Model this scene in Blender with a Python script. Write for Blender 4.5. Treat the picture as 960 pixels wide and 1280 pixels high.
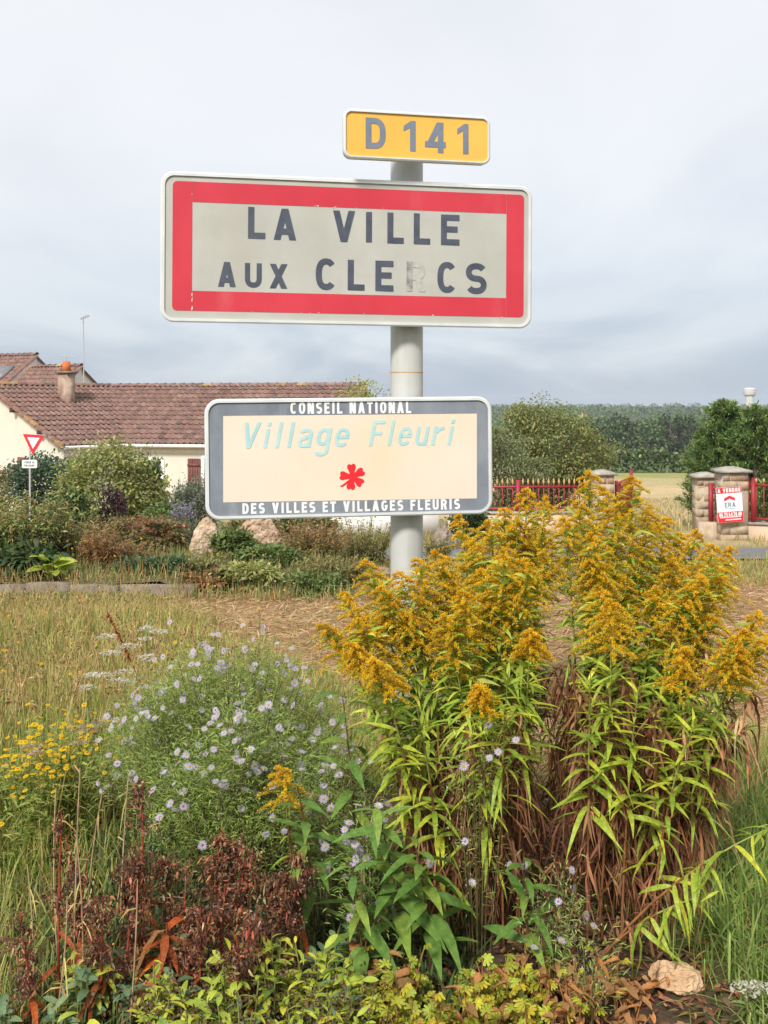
import bpy, math, random
import numpy as np
from mathutils import Matrix, Vector

# ------------------------------------------------------------------ scene, camera, light
scene = bpy.context.scene
for o in list(bpy.data.objects):
    bpy.data.objects.remove(o)
C = scene.collection
random.seed(7)
rng = np.random.default_rng(11)
R = math.radians

FOC, CX, HOR, EYE = 1300.0, 480.0, 505.0, 1.6     # focal length in photo pixels, principal column, horizon row, eye height
cam_d = bpy.data.cameras.new('camera')
cam = bpy.data.objects.new('camera', cam_d)
C.objects.link(cam)
cam.location = (0, 0, EYE)
cam.rotation_euler = (R(90), 0, 0)
cam_d.sensor_fit = 'VERTICAL'
cam_d.sensor_height = 36
cam_d.lens = 36 * FOC / 1280
cam_d.shift_y = -(640 - HOR) / 1280
cam_d.clip_start = 0.05
cam_d.clip_end = 6000
scene.camera = cam

SUN_EL, SUN_AZ = R(42), R(203)          # compass-like: azimuth from +Y clockwise; behind the camera, to the left
sun_d = bpy.data.lights.new('sun', 'SUN')
sun = bpy.data.objects.new('sun', sun_d)
C.objects.link(sun)
sun_d.energy = 2.75
sun_d.angle = R(11)
sun_d.color = (1.0, 0.95, 0.88)
sdir = Vector((math.sin(SUN_AZ) * math.cos(SUN_EL), math.cos(SUN_AZ) * math.cos(SUN_EL), math.sin(SUN_EL)))
sun.rotation_euler = (-sdir).to_track_quat('-Z', 'Y').to_euler()

world = bpy.data.worlds.new('World')
scene.world = world
world.use_nodes = True
nt = world.node_tree
nt.nodes.clear()


def nd(t, kind, **kw):
    n = t.nodes.new(kind)
    for k, v in kw.items():
        setattr(n, k, v)
    return n


def ramp(t, stops, interp='LINEAR'):
    n = t.nodes.new('ShaderNodeValToRGB')
    n.color_ramp.interpolation = interp
    e = n.color_ramp.elements
    while len(e) < len(stops):
        e.new(0.5)
    for i, (p, c) in enumerate(stops):
        e[i].position = p
        e[i].color = (c[0], c[1], c[2], 1) if not isinstance(c, (int, float)) else (c, c, c, 1)
    return n


def world_nodes():
    L = nt.links.new
    tc = nd(nt, 'ShaderNodeTexCoord')
    sep = nd(nt, 'ShaderNodeSeparateXYZ')
    L(tc.outputs['Generated'], sep.inputs[0])
    zc = nd(nt, 'ShaderNodeMath', operation='MAXIMUM')
    L(sep.outputs['Z'], zc.inputs[0]); zc.inputs[1].default_value = 0.0
    za = nd(nt, 'ShaderNodeMath', operation='ADD')
    L(zc.outputs[0], za.inputs[0]); za.inputs[1].default_value = 0.34
    dx = nd(nt, 'ShaderNodeMath', operation='DIVIDE')
    dy = nd(nt, 'ShaderNodeMath', operation='DIVIDE')
    L(sep.outputs['X'], dx.inputs[0]); L(za.outputs[0], dx.inputs[1])
    L(sep.outputs['Y'], dy.inputs[0]); L(za.outputs[0], dy.inputs[1])
    com = nd(nt, 'ShaderNodeCombineXYZ')
    L(dx.outputs[0], com.inputs[0]); L(dy.outputs[0], com.inputs[1])
    n1 = nd(nt, 'ShaderNodeTexNoise')
    n1.inputs['Scale'].default_value = 1.5
    n1.inputs['Detail'].default_value = 6
    n1.inputs['Roughness'].default_value = 0.52
    n1.inputs['Distortion'].default_value = 0.5
    mp = nd(nt, 'ShaderNodeMapping')
    mp.inputs['Location'].default_value = (1.9, 0.6, 0.3)
    L(com.outputs[0], mp.inputs[0]); L(mp.outputs[0], n1.inputs['Vector'])
    # cloud deck: pale overhead, blue-grey bank low down
    zn = nd(nt, 'ShaderNodeMath', operation='MULTIPLY_ADD')        # wobble the elevation by the clouds
    nm = nd(nt, 'ShaderNodeMath', operation='SUBTRACT')
    L(n1.outputs['Fac'], nm.inputs[0]); nm.inputs[1].default_value = 0.5
    L(nm.outputs[0], zn.inputs[0]); zn.inputs[1].default_value = 0.26
    L(zc.outputs[0], zn.inputs[2])
    el = ramp(nt, [(0.0, (.41, .485, .60)), (0.035, (.455, .525, .63)), (0.075, (.64, .69, .76)), (0.14, (.75, .78, .825)),
                   (0.26, (.825, .84, .868)), (0.5, (.86, .868, .885)), (1.0, (.88, .88, .89))])
    L(zn.outputs[0], el.inputs[0])
    gain = ramp(nt, [(0.32, (.93, .938, .955)), (0.5, (1, 1, 1)), (0.68, (1.055, 1.05, 1.04))])
    L(n1.outputs['Fac'], gain.inputs[0])
    mul = nd(nt, 'ShaderNodeMixRGB', blend_type='MULTIPLY')
    mul.inputs[0].default_value = 1
    L(el.outputs[0], mul.inputs[1]); L(gain.outputs[0], mul.inputs[2])
    bgc = nd(nt, 'ShaderNodeBackground')
    L(mul.outputs[0], bgc.inputs[0]); bgc.inputs[1].default_value = 0.695
    sky = nd(nt, 'ShaderNodeTexSky')
    sky.sky_type = 'NISHITA'
    sky.sun_disc = False
    sky.sun_elevation = SUN_EL
    sky.sun_rotation = SUN_AZ
    bgs = nd(nt, 'ShaderNodeBackground')
    L(sky.outputs[0], bgs.inputs[0]); bgs.inputs[1].default_value = 0.1
    mx = nd(nt, 'ShaderNodeMixShader')
    mx.inputs[0].default_value = 0.90                               # nearly closed overcast over a clear sky
    L(bgs.outputs[0], mx.inputs[1]); L(bgc.outputs[0], mx.inputs[2])
    out = nd(nt, 'ShaderNodeOutputWorld')
    L(mx.outputs[0], out.inputs[0])


world_nodes()
scene.view_settings.view_transform = 'Standard'
scene.view_settings.look = 'None'
scene.view_settings.gamma = 1
scene.view_settings.exposure = 0.67
scene.cycles.max_bounces = 6
scene.cycles.diffuse_bounces = 3
scene.cycles.glossy_bounces = 2
scene.cycles.transmission_bounces = 3

# ------------------------------------------------------------------ helpers


def at(px, py, d):
    """point at depth d (metres along +Y) seen at photo pixel (px, py)"""
    return np.array([(px - CX) / FOC * d, d, EYE - (py - HOR) / FOC * d])


PROF_Y = [-50, 2, 4.5, 9, 12, 16, 24, 41, 66, 150, 330, 500, 800, 1500, 4000]
PROF_Z = [0.3, 0, 0, -.37, -.62, -.86, -1.45, -2.65, -4.3, -8.3, -15.5, -16.5, -12, -8.6, -14]


def hz(x, y):
    x = np.asarray(x, float); y = np.asarray(y, float)
    z = np.interp(y, PROF_Y, PROF_Z)
    near = np.clip((14 - y) / 4, 0, 1)
    return z + near * 0.035 * (np.sin(x * 1.7 + y * .6) + np.sin(y * 1.3 - x * .8 + 1)) * np.clip((y - 3.6) / 2, 0, 1)


def tag(o, label=None, cat=None, group=None, kind=None):
    if label: o['label'] = label
    if cat: o['category'] = cat
    if group: o['group'] = group
    if kind: o['kind'] = kind
    return o


def empty(name, loc, label, cat, group=None, rot=(0, 0, 0)):
    o = bpy.data.objects.new(name, None)
    o.empty_display_size = 0.1
    C.objects.link(o)
    o.location = [float(v) for v in loc]
    o.rotation_euler = rot
    return tag(o, label, cat, group)


class Geo:
    """collects triangles/quads with one colour per vertex"""

    def __init__(self):
        self.v, self.f, self.c, self.n, self.m = [], [], [], 0, []

    def add(self, v, f, c=(1, 1, 1), mi=0):
        v = np.asarray(v, float).reshape(-1, 3)
        f = np.asarray(f, int)
        c = np.asarray(c, float)
        if c.ndim == 1:
            c = np.tile(c, (len(v), 1))
        self.v.append(v); self.c.append(c); self.f.append((f + self.n, mi))
        self.n += len(v)
        return self

    def mesh(self, name, mats, smooth=False):
        me = bpy.data.meshes.new(name)
        V = np.concatenate(self.v)
        Cc = np.concatenate(self.c)
        loops = np.concatenate([f.ravel() for f, _ in self.f])
        sizes = np.concatenate([np.full(len(f), f.shape[1]) for f, _ in self.f])
        mids = np.concatenate([np.full(len(f), mi) for f, mi in self.f])
        starts = np.concatenate([[0], np.cumsum(sizes)[:-1]])
        me.vertices.add(len(V)); me.vertices.foreach_set('co', V.astype(np.float32).ravel())
        me.loops.add(len(loops)); me.loops.foreach_set('vertex_index', loops.astype(np.int32))
        me.polygons.add(len(sizes))
        me.polygons.foreach_set('loop_start', starts.astype(np.int32))
        me.polygons.foreach_set('material_index', mids.astype(np.int32))
        if smooth:
            me.polygons.foreach_set('use_smooth', np.ones(len(sizes), bool))
        ca = me.color_attributes.new('Col', 'FLOAT_COLOR', 'POINT')
        ca.data.foreach_set('color', np.concatenate([Cc, np.ones((len(Cc), 1))], 1).astype(np.float32).ravel())
        for m in (mats if isinstance(mats, (list, tuple)) else [mats]):
            me.materials.append(m)
        me.update(calc_edges=True)
        return me

    def build(self, name, mats, parent=None, loc=(0, 0, 0), smooth=False, kind=None, rot=None, label=None):
        o = bpy.data.objects.new(name, self.mesh(name, mats, smooth))
        C.objects.link(o)
        o.location = [float(v) for v in loc]
        if rot is not None: o.rotation_euler = rot
        if parent: o.parent = parent
        if kind: o['kind'] = kind
        if label: o['label'] = label
        return o


def nrm(a):
    a = np.asarray(a, float)
    return a / np.maximum(np.linalg.norm(a, axis=-1, keepdims=True), 1e-9)


LANCE = [(0, .18), (.2, .75), (.42, 1), (.72, .66), (1, .04)]
BLADE = [(0, .8), (.45, 1), (.8, .6), (1, .05)]
OVAL = [(0, .12), (.25, .8), (.6, 1), (.86, .6), (1, .08)]
CARD = [(0, .45), (.5, 1), (1, .2)]
CHIP = [(0, .7), (1, .55)]
CRUMP = [(0, .25), (.2, .8), (.4, .7), (.6, 1), (.8, .6), (1, .1)]
DIAM = [(0, .05), (.45, 1), (1, .05)]


def leaf_strips(g, base, d, L, W, droop, col, prof=LANCE, side=None, curl=0.0):
    """many leaves: each a bent tapered strip"""
    base = np.asarray(base, float); d = nrm(d); N = len(base)
    L = np.broadcast_to(np.asarray(L, float), (N,)); W = np.broadcast_to(np.asarray(W, float), (N,))
    droop = np.broadcast_to(np.asarray(droop, float), (N,))
    col = np.broadcast_to(np.asarray(col, float), (N, 3))
    if side is None:
        up = np.tile([0, 0, 1.0], (N, 1)) + rng.normal(0, .35, (N, 3))
        side = np.cross(d, up)
    side = nrm(side)
    K = len(prof)
    V = np.zeros((N, K, 2, 3))
    if curl: tws, ph = rng.normal(0, 2.2 * curl, N), rng.uniform(0, 6.28, N)
    for k, (t, w) in enumerate(prof):
        p = base + d * (L * t)[:, None]
        p[:, 2] -= droop * L * t * t
        sd = side
        if curl:
            tw = tws * t
            sd = side * np.cos(tw)[:, None] + np.cross(d, side) * np.sin(tw)[:, None]
            p = p + side * (L * .16 * curl * (np.sin(3.5 * t + ph) - np.sin(ph)))[:, None]
            p[:, 2] += L * .10 * curl * np.sin(6 * t + ph * 2)
        V[:, k, 0] = p - sd * (W * w / 2)[:, None]
        V[:, k, 1] = p + sd * (W * w / 2)[:, None]
    idx = np.arange(N * K * 2).reshape(N, K, 2)
    F = np.stack([idx[:, :-1, 0], idx[:, :-1, 1], idx[:, 1:, 1], idx[:, 1:, 0]], -1).reshape(-1, 4)
    g.add(V.reshape(-1, 3), F, np.repeat(col, K * 2, 0))


def tubes(g, P, rad, col, sides=4):
    """P (N,K,3) polylines, rad (K,) or (N,K)"""
    P = np.asarray(P, float)
    if P.ndim == 2: P = P[None]
    N, K, _ = P.shape
    rad = np.broadcast_to(np.asarray(rad, float), (N, K))
    col = np.asarray(col, float)
    if col.ndim == 1: col = np.tile(col, (N, 1))
    T = np.gradient(P, axis=1); T = nrm(T)
    ref = np.where(np.abs(T[..., 2:3]) > .9, np.array([1.0, 0, 0]), np.array([0, 0, 1.0]))
    A = nrm(np.cross(T, ref)); B = np.cross(T, A)
    V = np.zeros((N, K, sides, 3))
    for s in range(sides):
        a = 2 * math.pi * s / sides
        V[:, :, s] = P + (A * math.cos(a) + B * math.sin(a)) * rad[..., None]
    idx = np.arange(N * K * sides).reshape(N, K, sides)
    nx = np.roll(idx, -1, 2)
    F = np.stack([idx[:, :-1], nx[:, :-1], nx[:, 1:], idx[:, 1:]], -1).reshape(-1, 4)
    g.add(V.reshape(-1, 3), F, np.repeat(col, K * sides, 0))


def box(g, c, s, col=(1, 1, 1), rz=0.0, mi=0, jit=0.0):
    v = np.array([[x, y, z] for x in (-.5, .5) for y in (-.5, .5) for z in (-.5, .5)]) * np.array(s)
    if jit: v = v + rng.normal(0, jit, v.shape)
    ca, sa = math.cos(rz), math.sin(rz)
    v = v @ np.array([[ca, sa, 0], [-sa, ca, 0], [0, 0, 1]]) + np.array(c)
    g.add(v, [[0, 1, 3, 2], [4, 6, 7, 5], [0, 4, 5, 1], [2, 3, 7, 6], [0, 2, 6, 4], [1, 5, 7, 3]], col, mi)


def lathe(g, prof, n=24, c=(0, 0, 0), col=(1, 1, 1)):
    V = [[r * math.cos(2 * math.pi * k / n) + c[0], r * math.sin(2 * math.pi * k / n) + c[1], z + c[2]] for r, z in prof for k in range(n)]
    F = [[i * n + k, i * n + (k + 1) % n, (i + 1) * n + (k + 1) % n, (i + 1) * n + k] for i in range(len(prof) - 1) for k in range(n)]
    g.add(V, F, col)


def pal(p, n, jit=.12):
    """n colours picked from palette p [(weight, rgb)...] with brightness jitter"""
    w = np.array([a for a, _ in p], float); w /= w.sum()
    cs = np.array([b for _, b in p], float)
    i = rng.choice(len(p), n, p=w)
    return np.clip(cs[i] * rng.normal(1, jit, (n, 1)) * rng.normal(1, jit * .35, (n, 3)), 0.003, .95)


# ------------------------------------------------------------------ materials
MAT = {}


def mat_base(name):
    m = bpy.data.materials.new(name)
    m.use_nodes = True
    t = m.node_tree
    return m, t, t.nodes['Principled BSDF']


def foliage_mat(name, trans=.35, rough=.55, tint=None, scale=9.0, vary=.25, randobj=False):
    """leaf colour from the mesh (or a tint), fine blotches, thin-leaf translucency"""
    m, t, b = mat_base(name)
    L = t.links.new
    if tint is None:
        src = nd(t, 'ShaderNodeVertexColor'); src.layer_name = 'Col'
    else:
        src = nd(t, 'ShaderNodeRGB'); src.outputs[0].default_value = (*tint, 1)
    tc = nd(t, 'ShaderNodeTexCoord')
    no = nd(t, 'ShaderNodeTexNoise'); no.inputs['Scale'].default_value = scale; no.inputs['Detail'].default_value = 3
    L(tc.outputs['Object'], no.inputs['Vector'])
    rp = ramp(t, [(.3, 1 - vary), (.7, 1 + vary)])
    L(no.outputs['Fac'], rp.inputs[0])
    mu = nd(t, 'ShaderNodeMixRGB', blend_type='MULTIPLY'); mu.inputs[0].default_value = 1
    L(src.outputs[0], mu.inputs[1]); L(rp.outputs[0], mu.inputs[2])
    colour = mu.outputs[0]
    if randobj:
        oi = nd(t, 'ShaderNodeObjectInfo')
        r2 = ramp(t, [(0, (.62, .72, .7)), (.6, (1, 1, 1)), (1, (1.35, 1.12, .9))])
        L(oi.outputs['Random'], r2.inputs[0])
        m2 = nd(t, 'ShaderNodeMixRGB', blend_type='MULTIPLY'); m2.inputs[0].default_value = 1
        L(colour, m2.inputs[1]); L(r2.outputs[0], m2.inputs[2])
        colour = m2.outputs[0]
    L(colour, b.inputs['Base Color'])
    b.inputs['Roughness'].default_value = rough
    b.inputs['Specular IOR Level'].default_value = .3
    if trans > 0:
        tr = nd(t, 'ShaderNodeBsdfTranslucent')
        L(colour, tr.inputs[0])
        mx = nd(t, 'ShaderNodeMixShader'); mx.inputs[0].default_value = trans
        L(b.outputs[0], mx.inputs[1]); L(tr.outputs[0], mx.inputs[2])
        L(mx.outputs[0], t.nodes['Material Output'].inputs['Surface'])
    return m


def surf_mat(name, c1, c2, scale=5, rough=.7, bump=.2, metal=0, detail=6, streak=None, usecol=False, spec=.4, bscale=None, contrast=(.35, .65)):
    """two-tone noise surface, optional rain streaks, optional mesh colour, fine bump"""
    m, t, b = mat_base(name)
    L = t.links.new
    tc = nd(t, 'ShaderNodeTexCoord')
    no = nd(t, 'ShaderNodeTexNoise'); no.inputs['Scale'].default_value = scale; no.inputs['Detail'].default_value = detail
    no.inputs['Roughness'].default_value = .6
    L(tc.outputs['Object'], no.inputs['Vector'])
    rp = ramp(t, [(contrast[0], c1), (contrast[1], c2)])
    L(no.outputs['Fac'], rp.inputs[0])
    colour = rp.outputs[0]
    if usecol:
        src = nd(t, 'ShaderNodeVertexColor'); src.layer_name = 'Col'
        mu = nd(t, 'ShaderNodeMixRGB', blend_type='MULTIPLY'); mu.inputs[0].default_value = 1
        L(colour, mu.inputs[1]); L(src.outputs[0], mu.inputs[2]); colour = mu.outputs[0]
    if streak:
        mp = nd(t, 'ShaderNodeMapping'); mp.inputs['Scale'].default_value = streak[1]
        L(tc.outputs['Object'], mp.inputs[0])
        n2 = nd(t, 'ShaderNodeTexNoise'); n2.inputs['Scale'].default_value = 1; n2.inputs['Detail'].default_value = 4
        L(mp.outputs[0], n2.inputs['Vector'])
        r2 = ramp(t, [(streak[3], 0.0), (streak[4], streak[2])])
        L(n2.outputs['Fac'], r2.inputs[0])
        mx = nd(t, 'ShaderNodeMixRGB'); L(r2.outputs[0], mx.inputs[0]); L(colour, mx.inputs[1])
        mx.inputs[2].default_value = (*streak[0], 1); colour = mx.outputs[0]
    L(colour, b.inputs['Base Color'])
    b.inputs['Roughness'].default_value = rough
    b.inputs['Metallic'].default_value = metal
    b.inputs['Specular IOR Level'].default_value = spec
    if bump:
        n3 = nd(t, 'ShaderNodeTexNoise'); n3.inputs['Scale'].default_value = bscale or scale * 4; n3.inputs['Detail'].default_value = 5
        L(tc.outputs['Object'], n3.inputs['Vector'])
        bp = nd(t, 'ShaderNodeBump'); bp.inputs['Strength'].default_value = bump; bp.inputs['Distance'].default_value = .02 if bump < .95 else .10
        L(n3.outputs['Fac'], bp.inputs['Height']); L(bp.outputs[0], b.inputs['Normal'])
    return m


M = {
    'leaf': foliage_mat('leaf', .35, .5),
    'far_leaf': foliage_mat('far_leaf', .15, .7, scale=.6),
    'dry': foliage_mat('dry_leaf', .15, .8, scale=30, vary=.3),
    'petal': foliage_mat('petal', .55, .6, scale=60, vary=.12),
    'bark': surf_mat('bark', (.10, .075, .05), (.17, .13, .09), 12, .9, .5, usecol=False),
    'grass': foliage_mat('grass_blade', .35, .5, scale=3, vary=.15),
    'leaf_green': foliage_mat('goldenrod_leaf', .35, .42, tint=(.40, .49, .06), scale=14, vary=.28, randobj=True),
    'leaf_broad': foliage_mat('broad_leaf', .3, .42, tint=(.17, .29, .06), scale=10, vary=.28, randobj=True),
    'leaf_lime': foliage_mat('lime_leaf', .3, .5, tint=(.44, .51, .07), scale=16, vary=.25, randobj=True),
    'leaf_blue': foliage_mat('blue_green_leaf', .2, .5, tint=(.16, .24, .12), scale=14, vary=.25, randobj=True),
    'leaf_yellow': foliage_mat('yellowing_leaf', .35, .5, tint=(.46, .45, .05), scale=18, vary=.3, randobj=True),
    'leaf_rust': foliage_mat('rust_leaf', .2, .6, tint=(.36, .085, .02), scale=20, vary=.45, randobj=True),
    'leaf_dead': foliage_mat('dead_leaf', .15, .8, tint=(.36, .17, .065), scale=25, vary=.4, randobj=True),
    'aluminium': surf_mat('aluminium_rim', (.56, .58, .585), (.68, .695, .69), 6, .42, .05, spec=.5),
    'sign_back': surf_mat('sign_back', (.45, .46, .46), (.55, .56, .56), 6, .5, .05, metal=.3),
    'grey_film': surf_mat('weathered_grey_film', (.41, .41, .37), (.475, .47, .43), 4, .5, .03, streak=((.40, .37, .29), (5, 5, .7), .35, .5, .72)),
    'red_film': surf_mat('red_film', (.53, .03, .05), (.60, .042, .065), 3, .42, .02, streak=((.66, .20, .22), (6, 6, 2), .3, .6, .8)),
    'yellow_film': surf_mat('yellow_film', (.76, .42, .065), (.81, .47, .09), 3, .45, .02, streak=((.70, .38, .08), (3, 3, 9), .35, .55, .8)),
    'navy_film': surf_mat('navy_film', (.05, .06, .088), (.08, .092, .125), 14, .5, .02),
    'slate_film': surf_mat('slate_film', (.15, .17, .20), (.25, .275, .32), 3.5, .45, .02, streak=((.34, .36, .39), (14, 14, 3), .6, .5, .8)),
    'grey_letter': surf_mat('grey_letter', (.16, .185, .24), (.20, .225, .285), 14, .5, .02),
    'faded_letter': surf_mat('faded_letter', (.36, .36, .34), (.49, .48, .44), 30, .55, .02, contrast=(.38, .62)),
    'faded_stem': surf_mat('faded_stem', (.17, .17, .17), (.42, .41, .38), 20, .55, .02, contrast=(.36, .62)),
    'cream_film': surf_mat('cream_film', (.71, .61, .50), (.74, .65, .545), 2.2, .5, .02, streak=((.74, .56, .35), (2.2, 2.2, 1.2), .55, .48, .75)),
    'chip': surf_mat('chipped_film', (.60, .57, .52), (.70, .68, .62), 30, .6, .02),
    'white_film': surf_mat('white_film', (.72, .73, .74), (.78, .78, .78), 8, .5, .02),
    'sky_film': surf_mat('pale_blue_film', (.33, .56, .58), (.44, .64, .64), 9, .5, .02),
    'flower_red': surf_mat('flower_red_film', (.66, .012, .02), (.74, .02, .03), 5, .5, .02),
    'post_paint': surf_mat('grey_post_paint', (.47, .475, .45), (.55, .555, .53), 3, .5, .06, streak=((.30, .28, .22), (16, 16, .9), .5, .52, .8)),
    'rust': surf_mat('rust_stain', (.45, .24, .08), (.55, .33, .14), 20, .8, .1),
    'galv': surf_mat('galvanised', (.42, .43, .43), (.55, .56, .56), 12, .5, .1, metal=.3),
    'rock': surf_mat('limestone', (.33, .24, .16), (.60, .51, .41), 7, .9, 1.0, bscale=11, usecol=True, streak=((.34, .17, .06), (3, 3, 4), .7, .52, .7)),
    'concrete': surf_mat('old_concrete', (.15, .12, .09), (.28, .235, .185), 5, .9, .6),
    'render': surf_mat('cream_render', (.62, .575, .495), (.68, .635, .555), 1.2, .9, .15, streak=((.66, .60, .49), (.8, .8, .15), .35, .52, .8)),
    'render_white': surf_mat('white_render', (.74, .72, .68), (.80, .79, .76), 1.2, .9, .15),
    'render_peach': surf_mat('peach_render', (.58, .42, .29), (.66, .49, .35), 1.2, .9, .2, streak=((.42, .33, .24), (1, 1, .4), .5, .5, .75)),
    'tile': surf_mat('roof_tile', (.62, .62, .62), (1.15, 1.15, 1.15), 6, .8, .3, usecol=True),
    'shutter': surf_mat('maroon_shutter', (.14, .045, .04), (.19, .065, .055), 5, .6, .1),
    'white_paint': surf_mat('white_paint', (.72, .72, .70), (.80, .80, .78), 5, .6, .1),
    'dark_glass': surf_mat('dark_glass', (.03, .035, .04), (.06, .065, .07), 2, .1, .0, spec=.8),
    'panel_grey': surf_mat('roof_window_grey', (.16, .15, .16), (.22, .21, .22), 3, .3, .0, spec=.6),
    'wood_dark': surf_mat('dark_wood', (.05, .04, .035), (.09, .07, .055), 8, .8, .3),
    'plaster': surf_mat('peeling_plaster', (.27, .17, .13), (.50, .39, .30), 2.4, .9, .3, contrast=(.35, .6)),
    'orange_clay': surf_mat('orange_clay', (.50, .13, .04), (.58, .18, .06), 5, .8, .2),
    'red_metal': surf_mat('red_metal', (.27, .02, .03), (.34, .03, .042), 6, .5, .1),
    'gold_tip': surf_mat('gold_tip', (.46, .31, .13), (.56, .40, .18), 8, .5, .1),
    'pillar_stone': surf_mat('pillar_stone', (.36, .275, .185), (.54, .44, .33), 5, .9, .5, usecol=True),
    'pillar_cap': surf_mat('pillar_cap', (.26, .24, .20), (.42, .39, .34), 7, .9, .5),
    'mortar': surf_mat('mortar', (.40, .33, .25), (.48, .40, .31), 9, .9, .3),
    'asphalt': surf_mat('asphalt', (.13, .13, .135), (.19, .19, .195), 7, .85, .3, bscale=90),
    'sale_red': surf_mat('sale_red', (.60, .02, .03), (.66, .03, .045), 5, .5, .0),
    'sale_blue': surf_mat('sale_blue', (.10, .18, .30), (.14, .22, .34), 5, .5, .0),
    'tower': surf_mat('water_tower_concrete', (.60, .55, .48), (.70, .65, .58), .08, .9, .0),
}


def ground_mat():
    m, t, b = mat_base('ground')
    L = t.links.new
    src = nd(t, 'ShaderNodeVertexColor'); src.layer_name = 'Col'
    tc = nd(t, 'ShaderNodeTexCoord')
    n1 = nd(t, 'ShaderNodeTexNoise'); n1.inputs['Scale'].default_value = 6; n1.inputs['Detail'].default_value = 9; n1.inputs['Roughness'].default_value = .7
    n2 = nd(t, 'ShaderNodeTexNoise'); n2.inputs['Scale'].default_value = .5; n2.inputs['Detail'].default_value = 5
    L(tc.outputs['Object'], n1.inputs['Vector']); L(tc.outputs['Object'], n2.inputs['Vector'])
    r1 = ramp(t, [(.3, .5), (.7, 1.4)]); r2 = ramp(t, [(.35, (.85, .9, .8)), (.65, (1.1, 1.05, 1.05))])
    L(n1.outputs['Fac'], r1.inputs[0]); L(n2.outputs['Fac'], r2.inputs[0])
    a = nd(t, 'ShaderNodeMixRGB', blend_type='MULTIPLY'); a.inputs[0].default_value = 1
    c = nd(t, 'ShaderNodeMixRGB', blend_type='MULTIPLY'); c.inputs[0].default_value = 1
    L(src.outputs[0], a.inputs[1]); L(r1.outputs[0], a.inputs[2]); L(a.outputs[0], c.inputs[1]); L(r2.outputs[0], c.inputs[2])
    L(c.outputs[0], b.inputs['Base Color'])
    b.inputs['Roughness'].default_value = .95
    b.inputs['Specular IOR Level'].default_value = .1
    bp = nd(t, 'ShaderNodeBump'); bp.inputs['Strength'].default_value = .7; bp.inputs['Distance'].default_value = .04
    L(n1.outputs['Fac'], bp.inputs['Height']); L(bp.outputs[0], b.inputs['Normal'])
    return m


M['ground'] = ground_mat()


# ------------------------------------------------------------------ ground, road, bed
def sm(a, b, x):
    t = np.clip((x - a) / (b - a), 0, 1)
    return t * t * (3 - 2 * t)


def lerp(A, B, t):
    return A + (B - A) * t[..., None]


def wob(x, y):
    return .5 * np.sin(x * 1.3 + 2 * np.sin(y * .7)) + .5 * np.sin(y * 1.1 - x * .6 + 1.5)


def hay_mask(x, y):
    """where the mown straw lies"""
    edge = np.interp(y, [4, 5, 7, 8.5, 10, 12, 14], [.0, -.1, -.35, -1.3, -1.9, -2.0, -.6]) + .4 * wob(x * 1.4, y)
    return sm(-.55, .55, x - edge) * sm(4.3, 4.9, y + .15 * wob(x * 2, y)) * (1 - sm(13.3, 14.6, y + .4 * wob(x, y)))


def ground_colour(x, y):
    soil = np.array([.085, .06, .042]); turf = np.array([.16, .15, .06]); hay = np.array([.33, .20, .10])
    verge = np.array([.22, .18, .09]); sand = np.array([.46, .35, .22]); straw = np.array([.52, .40, .23]); lawn = np.array([.24, .24, .09])
    far = np.array([.10, .13, .05])
    c = np.broadcast_to(turf, x.shape + (3,)).copy()
    c = lerp(c, hay, hay_mask(x, y))
    c = lerp(c, soil, (1 - sm(4.0, 4.5, y)) * sm(-1.35, -1.1, x) * (1 - sm(.75, 1.1, x)))
    c = lerp(c, verge, sm(13, 14.5, y))
    c = lerp(c, sand, sm(19, 21, y) * sm(1, 3, x))
    c = lerp(c, lawn, sm(25, 28, y))
    c = lerp(c, straw, sm(31, 35, y + 2 * wob(x * .3, y * .2)))
    c = lerp(c, np.array([.44, .36, .19]), sm(80, 96, y))
    c = lerp(c, np.array([.30, .30, .11]), sm(112, 122, y))
    c = lerp(c, far, sm(148, 155, y))
    return c


def axis(parts):
    out = []
    for a, b, n in parts:
        out += list(np.linspace(a, b, n, endpoint=False))
    return np.array(out + [parts[-1][1]])


xs = axis([(-2500, -300, 12), (-300, -40, 20), (-40, -7, 40), (-7, 7, 110), (7, 40, 40), (40, 300, 20), (300, 2500, 12)])
ys = axis([(-60, 0, 10), (0, 14, 110), (14, 40, 70), (40, 170, 40), (170, 800, 30), (800, 4000, 16)])
X, Y = np.meshgrid(xs, ys)
Z = hz(X, Y)
g = Geo()
ix = np.arange(X.size).reshape(X.shape)
g.add(np.stack([X, Y, Z], -1), np.stack([ix[:-1, :-1], ix[:-1, 1:], ix[1:, 1:], ix[1:, :-1]], -1).reshape(-1, 4), ground_colour(X, Y).reshape(-1, 3))
tag(g.build('ground', M['ground'], smooth=True), kind='structure')

g = Geo()
rx = np.linspace(-30, 45, 40); ry = np.linspace(16.6, 19.2, 8)
X, Y = np.meshgrid(rx, ry); ix = np.arange(X.size).reshape(X.shape)
g.add(np.stack([X, Y + X * .012, hz(X, Y + X * .012) + .03], -1), np.stack([ix[:-1, :-1], ix[:-1, 1:], ix[1:, 1:], ix[1:, :-1]], -1).reshape(-1, 4))
tag(g.build('road', M['asphalt'], smooth=True), kind='structure')


def bed_z(x, y):
    x, y = np.asarray(x, float), np.asarray(y, float)
    z = -.48 - .02 * (y - 12.2) + 0 * x
    f = np.clip(sm(15.6, 16.2, y) + sm(-.9, .2, x) + (1 - sm(12.25, 13.2, y)) * sm(-2.6, -2.2, x), 0, 1)
    return z + (hz(x, y) - .05 - z) * f


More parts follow.
